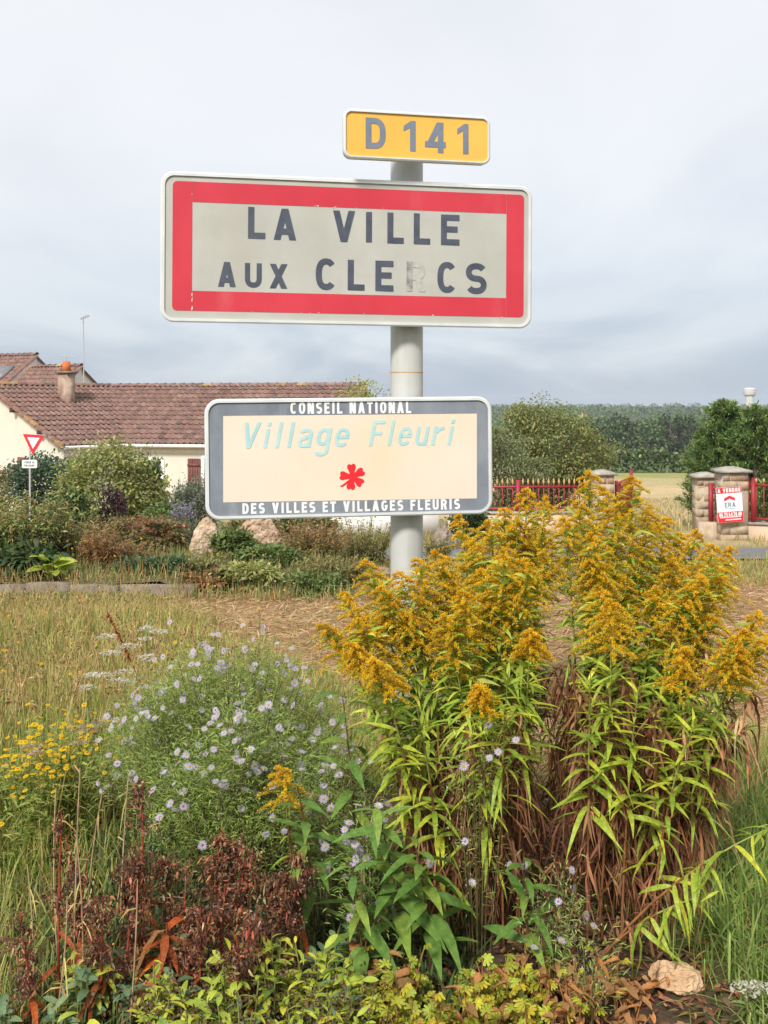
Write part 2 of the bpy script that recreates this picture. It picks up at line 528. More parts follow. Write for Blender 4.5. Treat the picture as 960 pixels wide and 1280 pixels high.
# raised rock-garden bed on the left, behind the low kerb
g = Geo()
rx = np.linspace(-9, .2, 50); ry = np.linspace(12.13, 16.2, 24)
X, Y = np.meshgrid(rx, ry); ix = np.arange(X.size).reshape(X.shape)
Zb = bed_z(X, Y) + .03 * np.sin(X * 2.1) * np.sin(Y * 2.7) - .01
g.add(np.stack([X, Y, Zb], -1), np.stack([ix[:-1, :-1], ix[:-1, 1:], ix[1:, 1:], ix[1:, :-1]], -1).reshape(-1, 4),
      lerp(np.broadcast_to(np.array([.13, .10, .06]), X.shape + (3,)), np.array([.17, .15, .07]), .5 + .5 * wob(X * 2, Y * 2)).reshape(-1, 3))
tag(g.build('flower_bed', M['ground'], smooth=True), kind='structure')

# ------------------------------------------------------------------ lettering: strokes of constant width


def arc(cx, cy, rx, ry, a0, a1, n=14, p=.82):
    out = []
    for k in range(n + 1):
        a = R(a0 + (a1 - a0) * k / n)
        c, s = math.cos(a), math.sin(a)
        out.append((cx + rx * math.copysign(abs(c) ** p, c), cy + ry * math.copysign(abs(s) ** p, s)))
    return out


def glyph(ch, W, H, w):
    """list of ('l', points, closed) strokes and ('p', x0, y0, x1, y1, width) slanted bars"""
    h = w / 2
    V = lambda x: ('p', x, 0, x, H, w)
    B = lambda x0, x1, y: ('l', [(x0, y), (x1, y)], False)
    wh = w * 1.1
    if ch == 'L': return [V(0), B(w, W, h)]
    if ch == 'I': return [V(W / 2 - h)]
    if ch == 'E': return [V(0), B(w, W, H - h), B(w, W * .9, H * .52), B(w, W, h)]
    if ch == 'F': return [V(0), B(w, W, H - h), B(w, W * .88, H * .5)]
    if ch == 'T': return [B(0, W, H - h), ('p', W / 2 - h, 0, W / 2 - h, H - w, w)]
    if ch == 'A': return [('p', 0, 0, W / 2 - wh / 2, H, wh), ('p', W - wh, 0, W / 2 - wh / 2, H, wh), B(W * .2, W * .8, H * .27)]
    if ch == 'V': return [('p', W / 2 - wh / 2, 0, 0, H, wh), ('p', W / 2 - wh / 2, 0, W - wh, H, wh)]
    if ch == 'X': return [('p', 0, 0, W - wh * 1.1, H, wh * 1.1), ('p', W - wh * 1.1, 0, 0, H, wh * 1.1)]
    if ch == 'N': return [V(0), V(W - w), ('p', W - wh * 1.15, 0, 0, H, wh * 1.15)]
    if ch == 'Z': return [B(0, W, H - h), B(0, W, h), ('p', 0, h, W - wh, H - h, wh)]
    if ch == 'U': return [('l', [(h, H)] + arc(W / 2, h + W * .42, W / 2 - h, W * .42, 180, 360) + [(W - h, H)], False)]
    if ch in 'O0': return [('l', arc(W / 2, H / 2, W / 2 - h, H / 2 - h, 0, 360, 30)[:-1], True)]
    if ch == 'C': return [('l', arc(W / 2, H / 2, W / 2 - h, H / 2 - h, 42, 318, 24), False)]
    if ch in 'G6': return [('l', arc(W / 2, H / 2, W / 2 - h, H / 2 - h, 42, 325, 24) + [(W - h, H * .46), (W * .52, H * .46)], False)]
    if ch == 'D': return [('l', [(h, h), (W * .42, h)] + arc(W * .42, H / 2, W * .58 - h, H / 2 - h, -90, 90, 16, .78)[1:-1] + [(W * .42, H - h), (h, H - h)], True)]
    if ch in 'RP':
        s = [V(0), ('l', [(w, H - h), (W * .5, H - h)] + arc(W * .5, H * .74 - h * .5, W * .47 - h, H * .26 - h * .5, 90, -90, 12)[1:-1] + [(W * .5, H * .48), (w, H * .48)], False)]
        return s + ([('p', W - wh, 0, W * .42, H * .46, wh)] if ch == 'R' else [])
    if ch == 'S':
        r = (H - w) / 4
        return [('l', arc(W / 2, H - h - r, W / 2 - h, r, 28, 262, 14, .9) + arc(W / 2, h + r, W / 2 - h, r, 82, -152, 14, .9), False)]
    if ch == '1': return [('g', [(W - w, 0), (W, 0), (W, H), (W - w * .8, H), (0, H * .82), (0, H * .64), (W - w, H * .77)])]
    if ch == '4': return [('p', W * .62, 0, W * .62, H, w), B(0, W, H * .27), ('p', 0, H * .27 - h, W * .62 - w * .15, H, wh)]
    if ch == '7': return [B(0, W, H - h), ('p', W * .2, 0, W - wh, H - h, wh)]
    if ch == '5': return [('l', [(W, H - h), (h, H - h), (h, H * .52), (W * .5, H * .58)] + arc(W * .5, H * .31, W / 2 - h, H * .31 - h, 80, -150, 10), False)]
    if ch == 'l': return [V(W / 2 - h)]
    x = H * .74
    if ch == 'i': return [('p', W / 2 - h, 0, W / 2 - h, x, w), ('p', W / 2 - h, H * .85, W / 2 - h, H, w)]
    if ch == 'u': return [('l', [(h, x)] + arc(W / 2, h + W * .4, W / 2 - h, W * .4, 180, 300, 10), False), ('p', W - w, 0, W - w, x, w), ('l', arc(W / 2, h + W * .4, W / 2 - h, W * .4, 290, 350, 5), False)]
    if ch == 'r': return [('p', 0, 0, 0, x, w), ('l', [(w, x * .68), (w * 1.5, x * .84), (W, x - h * .9)], False)]
    if ch == 'e': return [('l', [(w * .8, x * .52), (W - h, x * .52)] + arc(W / 2, x * .5, W / 2 - h, x / 2 - h, 8, 322, 22), False)]
    if ch == 'a': return [('p', W - w, 0, W - w, x * .74, w), ('l', arc(W / 2, x * .70, W / 2 - h, x * .3 - h, 165, 0, 10), False), ('l', arc(W * .47, x * .29, W * .47 - h, x * .29 - h, 70, 350, 16) , False), B(W * .4, W - w, x * .56)]
    if ch == 'g': return [('l', arc(W * .47, x * .55, W * .47 - h, x * .45 - h, 0, 360, 22)[:-1], True), ('l', [(W - h, x), (W - h, -H * .12)] + arc(W * .5, -H * .12, W / 2 - h, H * .16, 0, -165, 10)[1:], False)]
    return []


def stroke_geo(g, strokes, w, x0, y0, depth, shear=0.0, mi=0):
    """strokes as thin flat film pieces in the sign plane (local x, z), front towards -y"""
    for si, s in enumerate(strokes):
        dep = depth + si * .00018
        if s[0] == 'g':
            g.add([(x0 + x + shear * y, -dep, y0 + y) for x, y in s[1]], [list(range(len(s[1])))], mi=mi)
        elif s[0] == 'p':
            _, ax, ay, bx, by, wd = s[:6]
            if len(s) > 6:
                q = [(ax, ay), (bx, by), (bx, by + s[6]), (ax, ay + s[6] * .8)]
            else:
                q = [(ax, ay), (ax + wd, ay), (bx + wd, by), (bx, by)]
            v = [(x0 + x + shear * y, -dep, y0 + y) for x, y in q]
            g.add(v, [[0, 1, 2, 3]], mi=mi)
        else:
            pts = np.array(s[1], float); closed = s[2]
            n = len(pts)
            if closed:
                prv, nxt = np.roll(pts, 1, 0), np.roll(pts, -1, 0)
            else:
                prv = np.vstack([2 * pts[0] - pts[1], pts[:-1]]); nxt = np.vstack([pts[1:], 2 * pts[-1] - pts[-2]])
            d1, d2 = nrm(pts - prv), nrm(nxt - pts)
            n1 = np.stack([-d1[:, 1], d1[:, 0]], 1); n2 = np.stack([-d2[:, 1], d2[:, 0]], 1)
            m = nrm(n1 + n2); k = np.minimum(1 / np.maximum((m * n1).sum(1), .3), 1.6)
            o = m * (k * w / 2)[:, None]
            a, b = pts - o, pts + o
            v = [(x0 + p[0] + shear * p[1], -dep, y0 + p[1]) for pr in zip(a, b) for p in pr]
            rngk = range(n if closed else n - 1)
            g.add(v, [[2 * i, 2 * ((i + 1) % n), 2 * ((i + 1) % n) + 1, 2 * i + 1] for i in rngk], mi=mi)


RELW = dict(I=.28, l=.26, i=.26, r=.42, E=.5, L=.5, F=.5, T=.54, S=.56, A=.64, V=.62, N=.6, O=.6, C=.58, G=.6, D=.58, U=.58, R=.58, P=.56, Z=.54, X=.6, a=.5, g=.52, e=.52, u=.5)


def text_line(g, text, x0, x1, y0, y1_, H, w, depth, gap=.16, space=.42, shear=0.0, mat=None, parent=None):
    """fit text between x0 and x1, baseline from y0 to y1_"""
    tot = 0
    for i, ch in enumerate(text):
        tot += (space if ch == ' ' else RELW.get(ch, .56) + gap)
    k = (x1 - x0) / (tot - gap)
    x = x0
    for ch in text:
        if ch == ' ':
            x += space * k; continue
        W = RELW.get(ch, .56) * k
        y = y0 + (y1_ - y0) * (x - x0) / (x1 - x0)
        if parent: g = Geo()
        stroke_geo(g, glyph(ch, W, H, w), w, x, y, depth, shear)
        if parent: g.build('letter', M[mat], parent)
        x += W + gap * k


# ------------------------------------------------------------------ sign boards
class Board:
    """a sign board given by two lower corners and height; local x along the board, z up, front -y"""

    def __init__(self, name, label, cat, pl, dl, pr, dr, H):
        a, b = at(*pl, dl), at(*pr, dr)
        v = b - a
        self.W = float(np.linalg.norm(v)); self.H = H
        self.yaw = math.atan2(v[1], v[0]); self.roll = math.asin(v[2] / self.W)
        self.Mx = Matrix.Translation(Vector(a)) @ Matrix.Rotation(self.yaw, 4, 'Z') @ Matrix.Rotation(-self.roll, 4, 'Y')
        self.inv = self.Mx.inverted()
        self.root = empty(name, a, label, cat, rot=(0, -self.roll, self.yaw))

    def uv(self, px, py):
        o = self.inv @ Vector((0, 0, EYE)); p = self.inv @ Vector(at(px, py, 4.0).tolist())
        d = p - o
        t = -o.y / d.y
        q = o + d * t
        return q.x, q.z


def rrect(x0, x1, z0, z1, r, n=7):
    pts = []
    for cx, cz, a0 in ((x1 - r, z0 + r, -90), (x1 - r, z1 - r, 0), (x0 + r, z1 - r, 90), (x0 + r, z0 + r, 180)):
        for k in range(n + 1):
            a = R(a0 + 90 * k / n)
            pts.append((cx + r * math.cos(a), cz + r * math.sin(a)))
    return pts


def plate(g, pts, y, flip=False):
    v = [(x, y, z) for x, z in pts]
    f = [list(range(len(pts)))]
    g.add(v, f if not flip else [f[0][::-1]])


def ring(g, po, pi, yo, yi):
    n = len(po)
    v = [(x, yo, z) for x, z in po] + [(x, yi, z) for x, z in pi]
    g.add(v, [[i, (i + 1) % n, n + (i + 1) % n, n + i] for i in range(n)])


def board_shell(B, r, rim, thick=.034, face='grey_film'):
    """rounded tray: folded rim with a bevel, back skin and recessed face"""
    W, H = B.W, B.H
    g = Geo()
    po = rrect(0, W, 0, H, r); pb = rrect(.003, W - .003, .003, H - .003, r - .003)
    pm = rrect(.006, W - .006, .006, H - .006, r - .006); pi = rrect(rim, W - rim, rim, H - rim, max(r - rim, .006))
    ring(g, po, pm, -.004, -.008); ring(g, pm, pi, -.008, -.008); ring(g, pi, pi, -.008, .002)
    ring(g, pb, po, thick, -.004)
    g.build('rim', M['aluminium'], B.root)
    g = Geo(); plate(g, pb, thick - .001, True); g.build('back_skin', M['sign_back'], B.root)
    g = Geo(); plate(g, rrect(rim - .001, W - rim + .001, rim - .001, H - rim + .001, max(r - rim, .006)), -.001)
    g.build('face', M[face], B.root)


def brackets(B, xpole, zs, thick=.034):
    for z in zs:
        g = Geo(); box(g, (xpole, thick + .012, z), (.17, .024, .045)); g.build('bracket', M['galv'], B.root)


# --- place-name board
T = Board('place_name_sign', 'large grey town name board with red border reading LA VILLE AUX CLERCS', 'sign', (200, 402.5), 4.265, (664, 411), 4.53, .62)
board_shell(T, .055, .017)
x0, z1 = T.uv(216, 226); x1, _ = T.uv(655, 246); z0 = T.uv(216, 388)[1]
xi0, zi1 = T.uv(240.5, 252.5); xi1, _ = T.uv(633, 266); zi0 = T.uv(240.5, 363.5)[1]
ob, ib = rrect(x0, x1, z0, z1, .018, 4), None
q4 = lambda cx, cz, a0: [(cx + .018 * math.cos(R(a0 + k * 30)), cz + .018 * math.sin(R(a0 + k * 30))) for k in range(4)]
strips = {
    'top': [(xi0 + .0009, zi1), (xi1 - .0009, zi1), (xi1 - .0009, z1), (xi0 + .0009, z1)],
    'bottom': [(xi0 + .0009, z0), (xi1 - .0009, z0), (xi1 - .0009, zi0), (xi0 + .0009, zi0)],
    'left': [(xi0, z0), (xi0, z1)] + q4(x0 + .018, z1 - .018, 90) + q4(x0 + .018, z0 + .018, 180),
    'right': [(xi1, z1), (xi1, z0)] + q4(x1 - .018, z0 + .018, 270) + q4(x1 - .018, z1 - .018, 0),
}
for k, p in strips.items():
    g = Geo(); plate(g, p, -.0022); g.build('border_strip', M['red_film'], T.root)


g = Geo()
for zz_, n_ in ((z0 + (zi0 - z0) * .5, 10), (z1 - (z1 - zi1) * .2, 3)):      # chipped film along the joints
    for k in range(n_):
        cx_ = xi0 + rng.normal(0, .0025); cz_ = zz_ + rng.uniform(-.5, .5) * (zi0 - z0) * .9; r_ = rng.uniform(.0015, .0045)
        plate(g, [(cx_ + r_ * rng.uniform(.4, 1) * math.cos(t_), cz_ + 1.6 * r_ * rng.uniform(.4, 1) * math.sin(t_)) for t_ in np.linspace(0, 5.4, 7)], -.0027 - .0001 * k)
for k in range(16):
    cx_ = rng.uniform(xi0, xi1); cz_ = (zi1 if k % 2 else z0) + rng.normal(0, .002); r_ = rng.uniform(.0012, .0035)
    plate(g, [(cx_ + 1.8 * r_ * rng.uniform(.4, 1) * math.cos(t_), cz_ + r_ * rng.uniform(.4, 1) * math.sin(t_)) for t_ in np.linspace(0, 5.4, 7)], -.0027 - .0001 * (k % 5))
g.build('film_chips', M['chip'], T.root, kind='stuff')


def letters(B, items, w, mat, faded=()):
    for i, (ch, px0, px1, pt, pb) in enumerate(items):
        u0, v0 = B.uv(px0, pb); u1, v1 = B.uv((px0 + px1) / 2, pt); u1 = B.uv(px1, pb)[0]
        v0 = B.uv((px0 + px1) / 2, pb)[1]
        g = Geo()
        st = glyph(ch, u1 - u0, v1 - v0, w)
        if i in faded:
            stroke_geo(g, st[:1], w, u0, v0, .0026); stroke_geo(g, st[1:], w, u0, v0, .0028, mi=1)
            g.build('letter', [M['faded_stem'], M['faded_letter']], B.root, label='faded letter R peeled almost to nothing')
        else:
            if v1 - v0 < .115 and mat == 'navy_film': st = glyph(ch, u1 - u0, v1 - v0, w * .82)
            stroke_geo(g, st, w * (.82 if v1 - v0 < .115 and mat == 'navy_film' else 1), u0, v0, .0026)
            g.build('letter', M[mat], B.root)


letters(T, [('L', 310, 331.5, 259, 298.5), ('A', 342, 370, 261, 300), ('V', 416, 443.5, 263.5, 302.5), ('I', 457, 465, 265, 303),
            ('L', 484, 504.5, 266, 304.5), ('L', 517, 537.5, 267, 305.5), ('E', 551, 574, 268.5, 306.5),
            ('A', 272.5, 294.5, 327.5, 358.5), ('U', 306, 327, 329, 359.5), ('X', 337, 359, 330, 360.5),
            ('C', 394.5, 420.5, 323, 362.5), ('L', 434.5, 455.5, 325, 363), ('E', 469, 491.5, 326, 364),
            ('R', 508, 531.5, 327, 364.5), ('C', 546.5, 570.5, 327.5, 366), ('S', 582, 608, 329, 367.5)], .0255, 'navy_film', faded=(13,))
brackets(T, T.W * .66, (.12, .50))

# --- road-number plate
D = Board('road_number_sign', 'small yellow road number plate reading D 141 at the top of the post', 'sign', (429, 197.5), 4.30, (612.5, 206.5), 4.44, .205)
board_shell(D, .036, .011, face='yellow_film')
letters(D, [('D', 457, 482, 147.5, 186), ('1', 504.5, 519.5, 151, 189), ('4', 531, 557, 153, 191), ('1', 571.5, 585.5, 155, 192.5)], .0245, 'grey_letter')
brackets(D, D.W * .43, (.10,))

# --- flowered-village board
Vb = Board('village_award_sign', 'cream board with slate border reading CONSEIL NATIONAL Village Fleuri', 'sign', (257, 650.5), 4.34, (615.5, 642), 4.487, .506)
board_shell(Vb, .062, .016, face='slate_film')
p = [Vb.uv(279, 520), Vb.uv(279, 628), Vb.uv(596, 623), Vb.uv(596, 517)]
g = Geo(); plate(g, p[::1], -.0022); g.build('cream_panel', M['cream_film'], Vb.root)
g = Geo(); a, b = Vb.uv(363, 517.5), Vb.uv(514, 516.5)
text_line(g, 'CONSEIL NATIONAL', a[0], b[0], a[1], b[1], .050, .0098, .0024, gap=.20, space=.46, mat='white_film', parent=Vb.root)
g = Geo(); a, b = Vb.uv(303, 642.5), Vb.uv(575, 636.5)
text_line(g, 'DES VILLES ET VILLAGES FLEURIS', a[0], b[0], a[1], b[1], .045, .0098, .0024, gap=.20, space=.46, mat='white_film', parent=Vb.root)
for word, pa, pb, ya, yb in (('Village', 300, 434, 560.5, 558.5), ('Fleuri', 461, 565, 557.5, 556)):
    g = Geo(); a, b = Vb.uv(pa, ya), Vb.uv(pb, yb)
    text_line(g, word, a[0], b[0], a[1], b[1], .108, .0140, .0036, gap=.19, shear=.20, mat='sky_film', parent=Vb.root)
# five-petalled red flower emblem with a stalk
cu, cv = Vb.uv(440.5, 596)
g = Geo()
for k, (ang, ln) in enumerate(((95, .056), (28, .056), (-38, .054), (-100, .056), (172, .055))):
    a = R(ang); c_, s_ = math.cos(a), math.sin(a)
    out = [(.0, -.0085), (.022, -.012), (.040, -.019), (.051, -.017), (ln, -.009), (ln - .005, 0), (ln, .009), (.051, .017), (.040, .019), (.022, .012), (.0, .0085)]
    g.add([(cu + x * c_ - y * s_, -.0026 - k * .00018, cv + x * s_ + y * c_) for x, y in out], [list(range(len(out)))])
g.add([(cu, -.0038, cv), (cu - .048, -.0038, cv - .036), (cu - .052, -.0038, cv - .033), (cu - .053, -.0038, cv - .040), (cu - .044, -.0038, cv - .042), (cu + .006, -.0038, cv - .010)], [list(range(6))])
g.build('flower_emblem', M['flower_red'], Vb.root)
brackets(Vb, Vb.W * .7, (.1, .40))

# --- post carrying the three boards
px_, py_ = .1, 4.575
pole = empty('sign_post', (px_, py_, hz(px_, py_)), 'thick round grey painted post carrying the three boards', 'post')
g = Geo(); lathe(g, [(.001, -.2), (.0715, -.2), (.0715, .9), (.0715, 1.75), (.0715, 2.70), (.066, 2.712), (.001, 2.713)], 40)
g.build('shaft', M['post_paint'], pole, smooth=True)
g = Geo(); lathe(g, [(.0712, 1.728), (.0722, 1.729), (.0722, 1.733), (.0712, 1.734)], 40); g.build('rust_ring', M['rust'], pole)


# ------------------------------------------------------------------ house in the left background
def prism_roof(root, E, a, b, H, Rn, length, ncol, ncourse, paly, back=True, lo=.28, verge=True, barge=None):
    """gabled roof: E lower left eave corner, a along the eave, b downhill; tiles as stepped ribbed pieces"""
    E, a, b = np.array(E, float), np.array([*a, 0.0]), np.array([*b, 0.0])
    up = np.array([0, 0, 1.0])
    sl = -b * Rn + up * H; sl_len = np.linalg.norm(sl); s = sl / sl_len
    nrmv = nrm(np.cross(a, s));
    if nrmv[2] < 0: nrmv = -nrmv
    g = Geo()
    cw, ch = length / ncol, sl_len / ncourse
    cols = pal(paly, ncol * ncourse, .08)
    k = 0
    for j in range(ncourse):
        for i in range(ncol):
            o = E + a * (i * cw) + s * (j * ch - .02)
            t = .045 + rng.normal(0, .005)
            prof = [(0, .012), (.15, .07), (.32, .012), (1.0, .012)]
            lowr = [o + a * (u * cw) + nrmv * (t + q) for u, q in prof]
            uppr = [o + a * (u * cw) + s * (ch + .03) + nrmv * (q + .002) for u, q in prof]
            v = lowr + uppr + [o + a * cw * 0 - nrmv * .01, o + a * cw - nrmv * .01]
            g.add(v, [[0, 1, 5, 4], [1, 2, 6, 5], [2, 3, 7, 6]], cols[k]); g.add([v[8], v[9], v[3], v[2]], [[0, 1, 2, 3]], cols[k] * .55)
            k += 1
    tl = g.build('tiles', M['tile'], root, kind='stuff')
    # underlay of both slopes
    g = Geo()
    r0, r1 = E + sl, E + sl + a * length
    bk = E - b * 2 * Rn
    g.add([E, E + a * length, r1, r0], [[0, 1, 2, 3]], paly[0][1])
    g.add([r0, r1, bk + a * length, bk], [[0, 1, 2, 3]], paly[0][1])
    for q in (0, 1):      # barge boards' underside thickness
        o = E + a * length * q
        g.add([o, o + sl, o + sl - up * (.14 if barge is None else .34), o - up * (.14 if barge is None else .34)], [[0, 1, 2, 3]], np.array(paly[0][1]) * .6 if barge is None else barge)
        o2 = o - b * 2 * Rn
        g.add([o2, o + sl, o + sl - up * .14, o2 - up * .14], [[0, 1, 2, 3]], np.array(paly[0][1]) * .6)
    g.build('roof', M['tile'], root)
    # ridge tiles: half-round pieces, lichen-yellowed
    g = Geo()
    nr = int(length / .42)
    for i in range(nr):
        p0 = r0 + a * (i * length / nr) + up * .03; p1 = r0 + a * ((i + 1) * length / nr + .03) + up * .05
        arcp = []
        for pp, rr in ((p0, .13), (p1, .145)):
            for q in range(6):
                an = math.pi * q / 5
                arcp.append(pp + b * (math.cos(an) * rr) + up * (math.sin(an) * rr * .8))
        g.add(arcp, [[q, q + 1, q + 7, q + 6] for q in range(5)], pal([(3, (.25, .14, .11)), (1, (.36, .22, .10)), (3, (.22, .14, .12))], 1)[0])
    g.build('ridge_tiles', M['tile'], root, kind='stuff')
    if verge:
        g = Geo()
        nv = int(sl_len / .4)
        for q in (0, 1):
            for i in range(nv):
                o = E + a * (length * q) + s * (i * sl_len / nv) + nrmv * (.06 + .02 * rng.random())
                L_ = sl_len / nv + .04; wv = .22
                v = [o - a * wv / 2 - up * .12, o - a * wv / 2, o + a * wv / 2, o + a * wv / 2 - up * .12]
                v2 = [x + s * L_ - nrmv * .025 for x in v]
                g.add(v + v2, [[0, 1, 2, 3], [0, 4, 5, 1], [1, 5, 6, 2], [2, 6, 7, 3]], pal([(4, (.26, .135, .10)), (1, (.36, .20, .09)), (2, (.24, .15, .12))], 1)[0])
        g.build('verge_tiles', M['tile'], root, kind='stuff')
    return r0, r1, s, nrmv, sl


TILE1 = [(5, (.245, .145, .115)), (3, (.225, .13, .105)), (2, (.27, .165, .13)), (1, (.19, .12, .10))]
zg = -2.75
E1 = np.array([-11.75, 38.0, .06])
al = (math.cos(R(52)), math.sin(R(52))); bl = (math.sin(R(52)), -math.cos(R(52)))
house = empty('house', (-9.5, 42, zg), 'cream house with long red-brown tiled roof behind the garden shrubs', 'house')


def loc(p):
    return np.array(p, float) - np.array([-9.5, 42, zg])


r0, r1, sL, nL, slL = prism_roof(house, loc(E1), al, bl, 2.3, 5.0, 8.0, 32, 13, TILE1)
V1 = np.array([-10.05, 40.2, .06])
ar = (math.cos(R(-12)), math.sin(R(-12))); br = (-math.sin(R(12)), -math.cos(R(12)))
E2 = V1 - np.array([*ar, 0]) * 3.0
r2, r3, sR, nR, slR = prism_roof(house, loc(E2), ar, br, 2.3, 4.95, 11.4, 46, 13, TILE1)


def gable_block(root, E, a, b, H, Rn, length, zg, mat, inset=.28, ins_gable=.25):
    """walls under a gabled roof as one shell"""
    E, a, b = np.array(E, float), np.array([*a, 0.0]), np.array([*b, 0.0]); up = np.array([0, 0, 1.0])
    k = inset * H / Rn
    f0 = E - b * inset + a * ins_gable; f1 = E - b * inset + a * (length - ins_gable)
    bk0 = E - b * (2 * Rn - inset) + a * ins_gable; bk1 = E - b * (2 * Rn - inset) + a * (length - ins_gable)
    p0 = E - b * Rn + up * (H - .04) + a * ins_gable; p1 = E - b * Rn + up * (H - .04) + a * (length - ins_gable)
    lift = up * (k - .04)
    dn = lambda p: np.array([p[0], p[1], zg])
    g = Geo()
    g.add([dn(f0), f0 + lift, f1 + lift, dn(f1)], [[3, 2, 1, 0]])
    g.add([dn(bk0), bk0 + lift, bk1 + lift, dn(bk1)], [[0, 1, 2, 3]])
    g.add([dn(f0), dn(bk0), bk0 + lift, p0, f0 + lift], [[0, 1, 2, 3, 4]])
    g.add([dn(f1), f1 + lift, p1, bk1 + lift, dn(bk1)], [[0, 1, 2, 3, 4]])
    g.build('wall', M[mat], root)


gable_block(house, loc(E1), al, bl, 2.3, 5.0, 8.0, -.1, 'render')
gable_block(house, loc(E2), ar, br, 2.3, 4.95, 11.4, -.1, 'render')
# gutters
for E_, a_, b_, t0, t1 in ((E1, al, bl, .05, 2.75), (E2, ar, br, 3.0, 11.3)):
    a3, b3 = np.array([*a_, 0]), np.array([*b_, 0])
    g = Geo(); q0, q1 = loc(E_ + a3 * t0 + b3 * .07 - [0, 0, .06]), loc(E_ + a3 * t1 + b3 * .07 - [0, 0, .06])
    tubes(g, [[q0, (q0 + q1) / 2, q1]], .065, (1, 1, 1), 8); g.build('gutter', M['white_paint'], house)
# purlin ends under the left verge
for t in (.30, .66):
    p = loc(E1 + np.array([*al, 0]) * .0 + slL * t) - np.array([0, 0, .22])
    g = Geo(); box(g, p + np.array([*al, 0]) * .14, (.34, .16, .17), rz=R(52)); g.build('purlin_end', M['wood_dark'], house)


def on_front(E_, a_, b_, t, z, out=.28):
    return loc(E_ + np.array([*a_, 0]) * t - np.array([*b_, 0]) * out) * np.array([1, 1, 0]) + np.array([0, 0, z - zg])


def house_opening(kind, t, z0, z1, w, E_=E2, a_=ar, b_=br, yaw=R(-12)):
    """white surround with recessed dark opening"""
    g = Geo()
    for dx, dz, sx, sz in ((-w / 2 - .06, 0, .12, z1 - z0 + .24), (w / 2 + .06, 0, .12, z1 - z0 + .24), (0, (z1 - z0) / 2 + .06, w, .12), (0, -(z1 - z0) / 2 - .06, w, .12)):
        c = on_front(E_, a_, b_, t + dx, (z0 + z1) / 2 + dz, .26); box(g, c, (sx, .10, sz), rz=yaw)
    fr = g.build(kind, M['white_paint'], house)
    g = Geo(); box(g, on_front(E_, a_, b_, t, (z0 + z1) / 2, .255), (w, .04, z1 - z0), rz=yaw)
    g.build('pane', M['dark_glass'], fr)
    g = Geo(); box(g, on_front(E_, a_, b_, t, (z0 + z1) / 2, .235), (.05, .03, z1 - z0), rz=yaw); g.build('glazing_bar', M['white_paint'], fr)


def front_t(px):      # along the right wing's front wall for a photo column
    best = min(np.linspace(0, 12, 2401), key=lambda t: abs((E2[0] + ar[0] * t - br[0] * .28) / (E2[1] + ar[1] * t - br[1] * .28) * FOC + CX - px))
    return float(best)


def shutter(t, z0, z1, w):
    g = Geo()
    for k in range(5):
        box(g, on_front(E2, ar, br, t - w / 2 + (k + .5) * w / 5, (z0 + z1) / 2, .24), (w / 5 - .012, .035, z1 - z0), rz=R(-12))
    sh = g.build('shutter', M['shutter'], house)
    for z in (z0 + .25, z1 - .25):
        g = Geo(); box(g, on_front(E2, ar, br, t, z, .21), (w, .03, .09), rz=R(-12)); g.build('ledge_bar', M['shutter'], sh)


zt = EYE - (577 - HOR) / FOC * 40
house_opening('door', front_t(190), -2.55, zt, .78)
shutter(front_t(243), -1.95, EYE - (573 - HOR) / FOC * 40, .52)
house_opening('window', front_t(243) + .98, -1.95, EYE - (573 - HOR) / FOC * 40, 1.1)
shutter(front_t(243) + 1.96, -1.95, EYE - (573 - HOR) / FOC * 40, .52)
# shutter on the gable wall
g = Geo()
gp = loc(E1 - np.array([*bl, 0]) * 2.6 + np.array([*al, 0]) * .22)
for k in range(4):
    box(g, (gp[0] - bl[0] * k * .17, gp[1] - bl[1] * k * .17, EYE - .5 - (575 - HOR) / FOC * 39 - zg), (.16, .05, 1.1), rz=R(52 - 90))
g.build('shutter', M['shutter'], house)
# chimney
cpos = loc(at(83, 505, 42.4)); cz = EYE + (505 - 467) / FOC * 42.4 - zg
g = Geo(); box(g, (cpos[0], cpos[1], cz - .8), (.40, .62, 1.62), rz=R(52)); ch = g.build('chimney', M['plaster'], house)
g = Geo(); box(g, (cpos[0], cpos[1], cz + .05), (.54, .78, .09), rz=R(52)); g.build('chimney_slab', M['concrete'], ch)
g = Geo(); lathe(g, [(.001, cz + .09), (.19, cz + .09), (.155, cz + .5), (.12, cz + .5), (.12, cz + .3), (.001, cz + .3)], 12, (cpos[0], cpos[1], 0)); g.build('chimney_pot', M['orange_clay'], ch, smooth=True)
g = Geo(); tubes(g, [[(cpos[0], cpos[1], cz + .4), (cpos[0] - .02, cpos[1], cz + .74)]], .015, (1, 1, 1)); tubes(g, [[(cpos[0] - .28, cpos[1], cz + .72), (cpos[0] + .36, cpos[1], cz + .66)]], .014, (1, 1, 1))
g.build('aerial', M['galv'], ch)

# --- house behind, two gabled roofs
q = R(27)
a3, b3 = (math.cos(q), -math.sin(q)), (-math.sin(q), -math.cos(q))


def back_house(label, px, py, d, H, Rn, length, ncol, nc):
    top = at(px, py, d)
    E = top - np.array([*a3, 0]) * length + np.array([*b3, 0]) * Rn - [0, 0, H]
    z_ = float(hz(0, d)) - .1
    root = empty('house', (top[0], top[1], z_), label, 'house')
    L = lambda p: np.array(p) - np.array([top[0], top[1], z_])
    prism_roof(root, L(E), a3, b3, H, Rn, length, ncol, nc, TILE1, barge=(.78, .78, .76))
    gable_block(root, L(E), a3, b3, H, Rn, length, 0, 'render_white', .3, .12)
    return root, L, top, E


